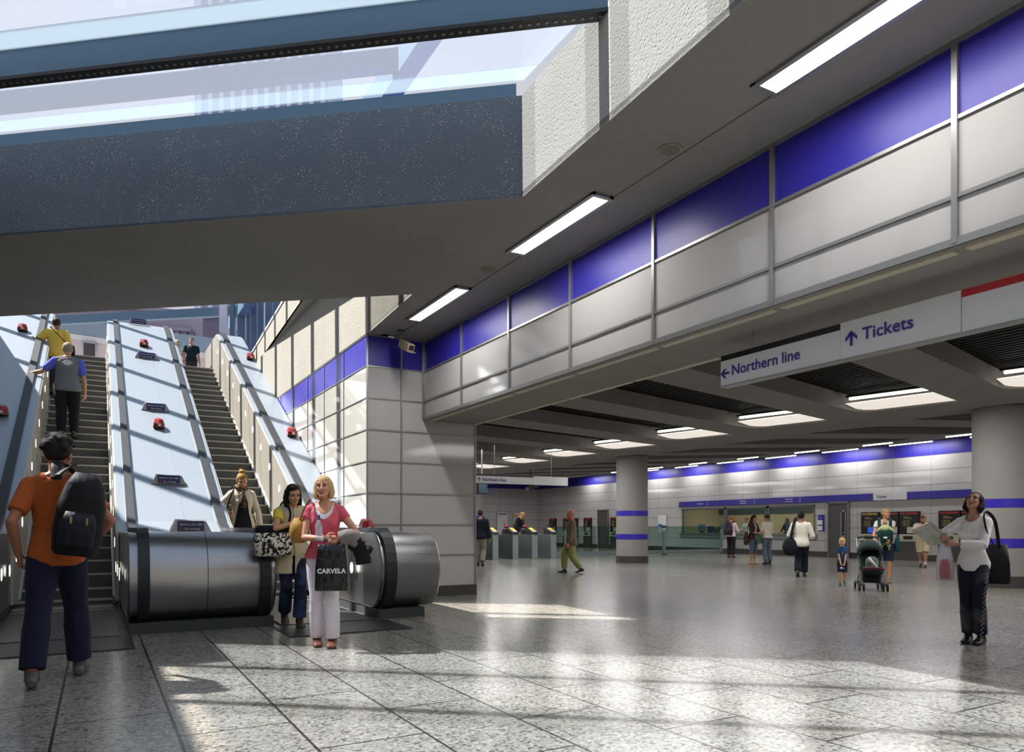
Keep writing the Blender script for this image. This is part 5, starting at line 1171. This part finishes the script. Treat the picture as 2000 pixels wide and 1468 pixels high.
W_ = human('baby with pale hair asleep in the carrier on the chest of the mother', bpos, .66, 176, 'm', (222,178,146), ('fringe_short',(178,146,92)), top=dict(mat=cloth((180,200,140)),sleeve=1.6,hem=-.1,inf=.02,loose=.02,name='romper'), legs=dict(mat=cloth((180,200,150)),len=1.7,loose=.03), shoes=None, feet=[(-.2,.06,.1),(.2,.06,.1)], hands=[(-.24,.2,1.2),(.24,.2,1.2)], head=(20,20,0), vox=.008, eyes=False)
t = held('baby_carrier', 'dark green baby carrier strapped to the front of the mother', 'baby carrier', U_, (0,.2,.94)); cm = cloth((20,56,54))
g = sack(.3,.22,.28,((0,.8),(.2,1),(.8,1),(1,.9)),.7); g.xf(Matrix.Translation((0,.07,-.02))); g.build('pouch', cm, t, True)
for q in (-1,1): wstrap(t, U_, [(q*.1,.16,1.22),(q*.115,.12,1.38),(q*.115,.03,1.5),(q*.12,-.08,1.45),(q*.1,-.14,1.25)], (.03,.012), cm, 'shoulder_strap')
g = MB(); g.box(-.035,.035,.185,.195,.08,.12); g.build('label_patch', M['white'], t)
t = held('bag', 'dark teal bag hanging at the side of the mother behind the pushchair', 'bag', U_, (-.26,.0,.72)); sack(.1,.26,.3).build('bag_body', cloth((26,70,84)), t, True); strap(t, [(0,-.08,.28),(0,-.02,.42),(0,.05,.28)], .01, cloth((26,70,84)), name='handle')
# pushchair
pc = fl(1702,1156); rz = U_['rz']; t = thing('pushchair', 'dark green folding pushchair with grey frame pushed by the mother', 'pushchair', (*fl(1702,1152)[:2],0), rz+.12)
fm = plain('pushchair_frame',(120,128,132),.35,.6); pm = cloth((20,42,42),.7,name='pushchair_fabric'); wm = plain('pushchair_tyre',(22,36,38),.6)
for q in (-1,1):
    g = MB(); g.tube([(q*.2,-.45,.98),(q*.2,-.3,.75),(q*.21,.08,.32),(q*.2,.24,.1)],.013,8); g.build('side_frame', fm, t, True)
    g = MB(); g.tube([(q*.19,.05,.48),(q*.19,-.16,.3),(q*.2,-.36,.1)],.012,8); g.build('rear_leg', fm, t, True)
    for y in (.25,-.38):
        for o in (-.035,.035):
            g = MB(); n_ = 18; g.rings([[V((q*.2+o+dx, y+r*math.cos(2*math.pi*k/n_), .075+r*math.sin(2*math.pi*k/n_))) for k in range(n_)] for dx, r in ((-.016,.06),(-.012,.075),(.012,.075),(.016,.06))][::-1]); g.build('wheel', wm, t, True)
g = MB(); g.tube([(-.2,-.45,.98),(-.1,-.47,1.0),(.1,-.47,1.0),(.2,-.45,.98)],.016,8); g.build('handlebar', wm, t, True)
g = MB(); g.rings([ring(V((0,y,z)),V((1,0,0)),V((0,.3,1)).normalized(),w,th,20,.6) for y, z, w, th in ((.2,.34,.17,.05),(.05,.36,.18,.06),(-.1,.45,.18,.09),(-.22,.62,.175,.07),(-.3,.8,.16,.04))][::-1]); g.build('seat', pm, t, True)
g = MB(); g.rings([[V((.22*math.cos(a)*1.0, -.22+.27*math.sin(b)*math.sin(a)*1.0+.0, .66+.28*math.sin(a)*math.cos(b))) for a in [math.pi*k/14 for k in range(15)]] for b in [math.radians(x) for x in (-25,0,25,50,68)]], 0, False); ho = g.build('hood', pm, t, True); so_ = ho.modifiers.new('thick','SOLIDIFY'); so_.thickness = .015
g = sack(.32,.3,.2,((0,.85),(.3,1),(1,1))); g.xf(Matrix.Translation((0,-.05,.14))); g.build('basket', cloth((20,26,30)), t, True)
g = MB(); g.tube([(-.19,.2,.4),(-.12,.24,.42),(.12,.24,.42),(.19,.2,.4)],.022,8); g.build('bumper_bar', cloth((96,36,52)), t, True)
Mp = Matrix.Translation(t.location) @ Matrix.Rotation(t.rotation_euler.z,4,'Z')
t2 = thing('plastic_bag', 'white and clear shopping bag lying in the seat of the pushchair', 'bag', Mp @ V((0,.06,.42)), rz+.3); g = MB(); g.ell((0,0,.1),(.12,.1,.13)); g.ell((.05,.05,.03),(.09,.08,.07)); me = remesh(g,.012,2); me.materials.append(glass('film_bag',(225,235,232),.8,.5,(214,226,224))); link('bag_film', me, t2); g = MB(); g.tube([(-.06,.12,.0),(.08,.06,.2)],.026,10); g.build('rolled_paper', plain('paper_roll',(226,210,200),.6), t2, True)
X_ = human('man in a beige polo shirt and khaki shorts looking down at his phone', fl(1803,1108), 1.6, -6, 'm', (196,140,112), ('crop',(104,66,48)), top=dict(mat=cloth((188,176,162)),sleeve=.8,hem=-.1,inf=.018,loose=.018,collar=0,name='polo_shirt'), legs=dict(mat=cloth((188,172,140)),len=.98,loose=.03,name='shorts'), shoes=(66,44,36), socks=(226,222,216), head=(6,30,0), hands=[(-.06,.3,1.14),(.08,.3,1.12)], poles=[(-.9,-.4,-.3),(.9,-.4,-.3)], feet=[(-.07,.12,0),(.08,-.16,0,0,22)], hip=.9, vox=.009, beard=(120,80,60), curl=(.7,.8), build=1.06)
t = held('mobile_phone', 'black mobile phone in the hands of the man in the beige polo shirt', 'phone', X_, (.0,.36,1.14)); g = MB(); g.box(-.035,.035,-.006,.006,0,.1); g.xf(Matrix.Rotation(R(-40),4,'X')); g.build('case', M['black'], t, bevel=.004); g = MB(); g.box(-.03,.03,-.008,-.006,.01,.09); g.xf(Matrix.Rotation(R(-40),4,'X')); g.build('screen', plain('phone_screen',(60,70,90),.2), t)
# office staff
for px, X, hh, hr, c, sx, lb, fc in ((1458,26.9,1.68,('short',(120,80,50)),(226,226,230),'m','clerk in a white shirt behind the middle ticket office window',-50),(1537,26.6,1.64,('long',(120,82,48)),(70,48,48),'f','clerk with long brown hair and a dark jacket behind the right ticket office window',-40),(1557,27.4,1.7,('short',(110,84,50)),(60,64,90),'m','clerk at the back behind the right ticket office window, near the corner',-20)):
    q = onX(px, 1030, X); human(lb, (q.x,q.y,0), hh, fc, sx, (206,160,130), hr, top=dict(mat=cloth(c),sleeve=1.5,name='shirt'), legs=dict(mat=cloth((40,40,50))), hands=[(-.15,.32,1.05),(.15,.32,1.05)], vox=.013)
# ------------------------------------------------------------------ light
w = bpy.data.worlds.new('sky'); scn.world = w; w.use_nodes = True; nt = w.node_tree; nt.nodes.clear()
tc = nt.nodes.new('ShaderNodeTexCoord'); sp = nt.nodes.new('ShaderNodeSeparateXYZ'); nt.links.new(tc.outputs['Generated'], sp.inputs[0])
rp = nt.nodes.new('ShaderNodeValToRGB'); nt.links.new(sp.outputs[2], rp.inputs[0])
e = rp.color_ramp.elements; e[0].position = 0; e[0].color = srgb(214,210,226); e[1].position = 1; e[1].color = srgb(130,172,216)
for p, c in ((.3,(216,214,230)),(.5,(226,228,238)),(.7,(176,204,230))): q = e.new(p); q.color = srgb(*c)
ns = nt.nodes.new('ShaderNodeTexNoise'); ns.inputs['Scale'].default_value = 3; nt.links.new(tc.outputs['Generated'], ns.inputs[0])
mx = nt.nodes.new('ShaderNodeMix'); mx.data_type = 'RGBA'; mr = nt.nodes.new('ShaderNodeMath'); mr.operation = 'MULTIPLY'; mr.inputs[1].default_value = .35; nt.links.new(ns.outputs[0], mr.inputs[0])
nt.links.new(mr.outputs[0], mx.inputs[0]); nt.links.new(rp.outputs[0], mx.inputs[6]); mx.inputs[7].default_value = (1,1,1,1)
bg = nt.nodes.new('ShaderNodeBackground'); bg.inputs[1].default_value = .8; nt.links.new(mx.outputs[2], bg.inputs[0]); ow = nt.nodes.new('ShaderNodeOutputWorld'); nt.links.new(bg.outputs[0], ow.inputs[0])
def light(nm, typ, loc, energy, col=(1,1,1), **k):
    L = bpy.data.lights.new(nm, typ); L.energy = energy; L.color = col
    for a, b in k.items():
        if a not in ('rot',): setattr(L, a, b)
    o = bpy.data.objects.new(nm, L); COL.objects.link(o); o.location = loc
    if 'rot' in k: o.rotation_euler = k['rot']
    return o
sd = V((.53,-.45,-1)).normalized()
s = light('sun', 'SUN', (0,0,30), 14, (1,.955,.88), angle=R(.8)); s.rotation_euler = sd.to_track_quat('-Z','Y').to_euler()
for a, b in LG: light('strip_light', 'AREA', (4.175,(a+b)/2,4.33), 30, (1,.985,.95), shape='RECTANGLE', size=.17, size_y=b-a)
for k in range(-3,10):
    y = 7.72+2.8*k; light('coffer_glow', 'AREA', (13.4,y+.9,3.52), 54, (1,.975,.945), shape='RECTANGLE', size=.5, size_y=1.6)
    light('washer_glow', 'AREA', (24.75,y+1.6,4.1), 30, (1,.975,.945), shape='RECTANGLE', size=.08, size_y=1.55, rot=(0,R(-12),0))
for y in (3,11,19,27,35): light('hall_fill', 'AREA', (9.5,y,3.5), (125 if y < 5 else 75) if y < 25 else 150, (1,.975,.95), shape='RECTANGLE', size=2.5, size_y=3); light('hall_fill', 'AREA', (20.0,y,3.5), 95 if y < 25 else 160, (1,.975,.95), shape='RECTANGLE', size=2.5, size_y=3)  # added fill lamps under the soffit, no fixtures, to brighten the hall
light('office_light', 'AREA', (27,23.4,2.55), 60, (1,.93,.8), shape='RECTANGLE', size=2, size_y=7)
scn.view_settings.view_transform = 'Standard'; scn.view_settings.look = 'None'; scn.view_settings.exposure = 0
cy = scn.cycles; cy.use_denoising = True; cy.max_bounces = 6; cy.diffuse_bounces = 3; cy.glossy_bounces = 3; cy.use_adaptive_sampling = True; cy.adaptive_threshold = .045; cy.transparent_max_bounces = 16; cy.caustics_reflective = False; cy.caustics_refractive = False; cy.sample_clamp_indirect = 6
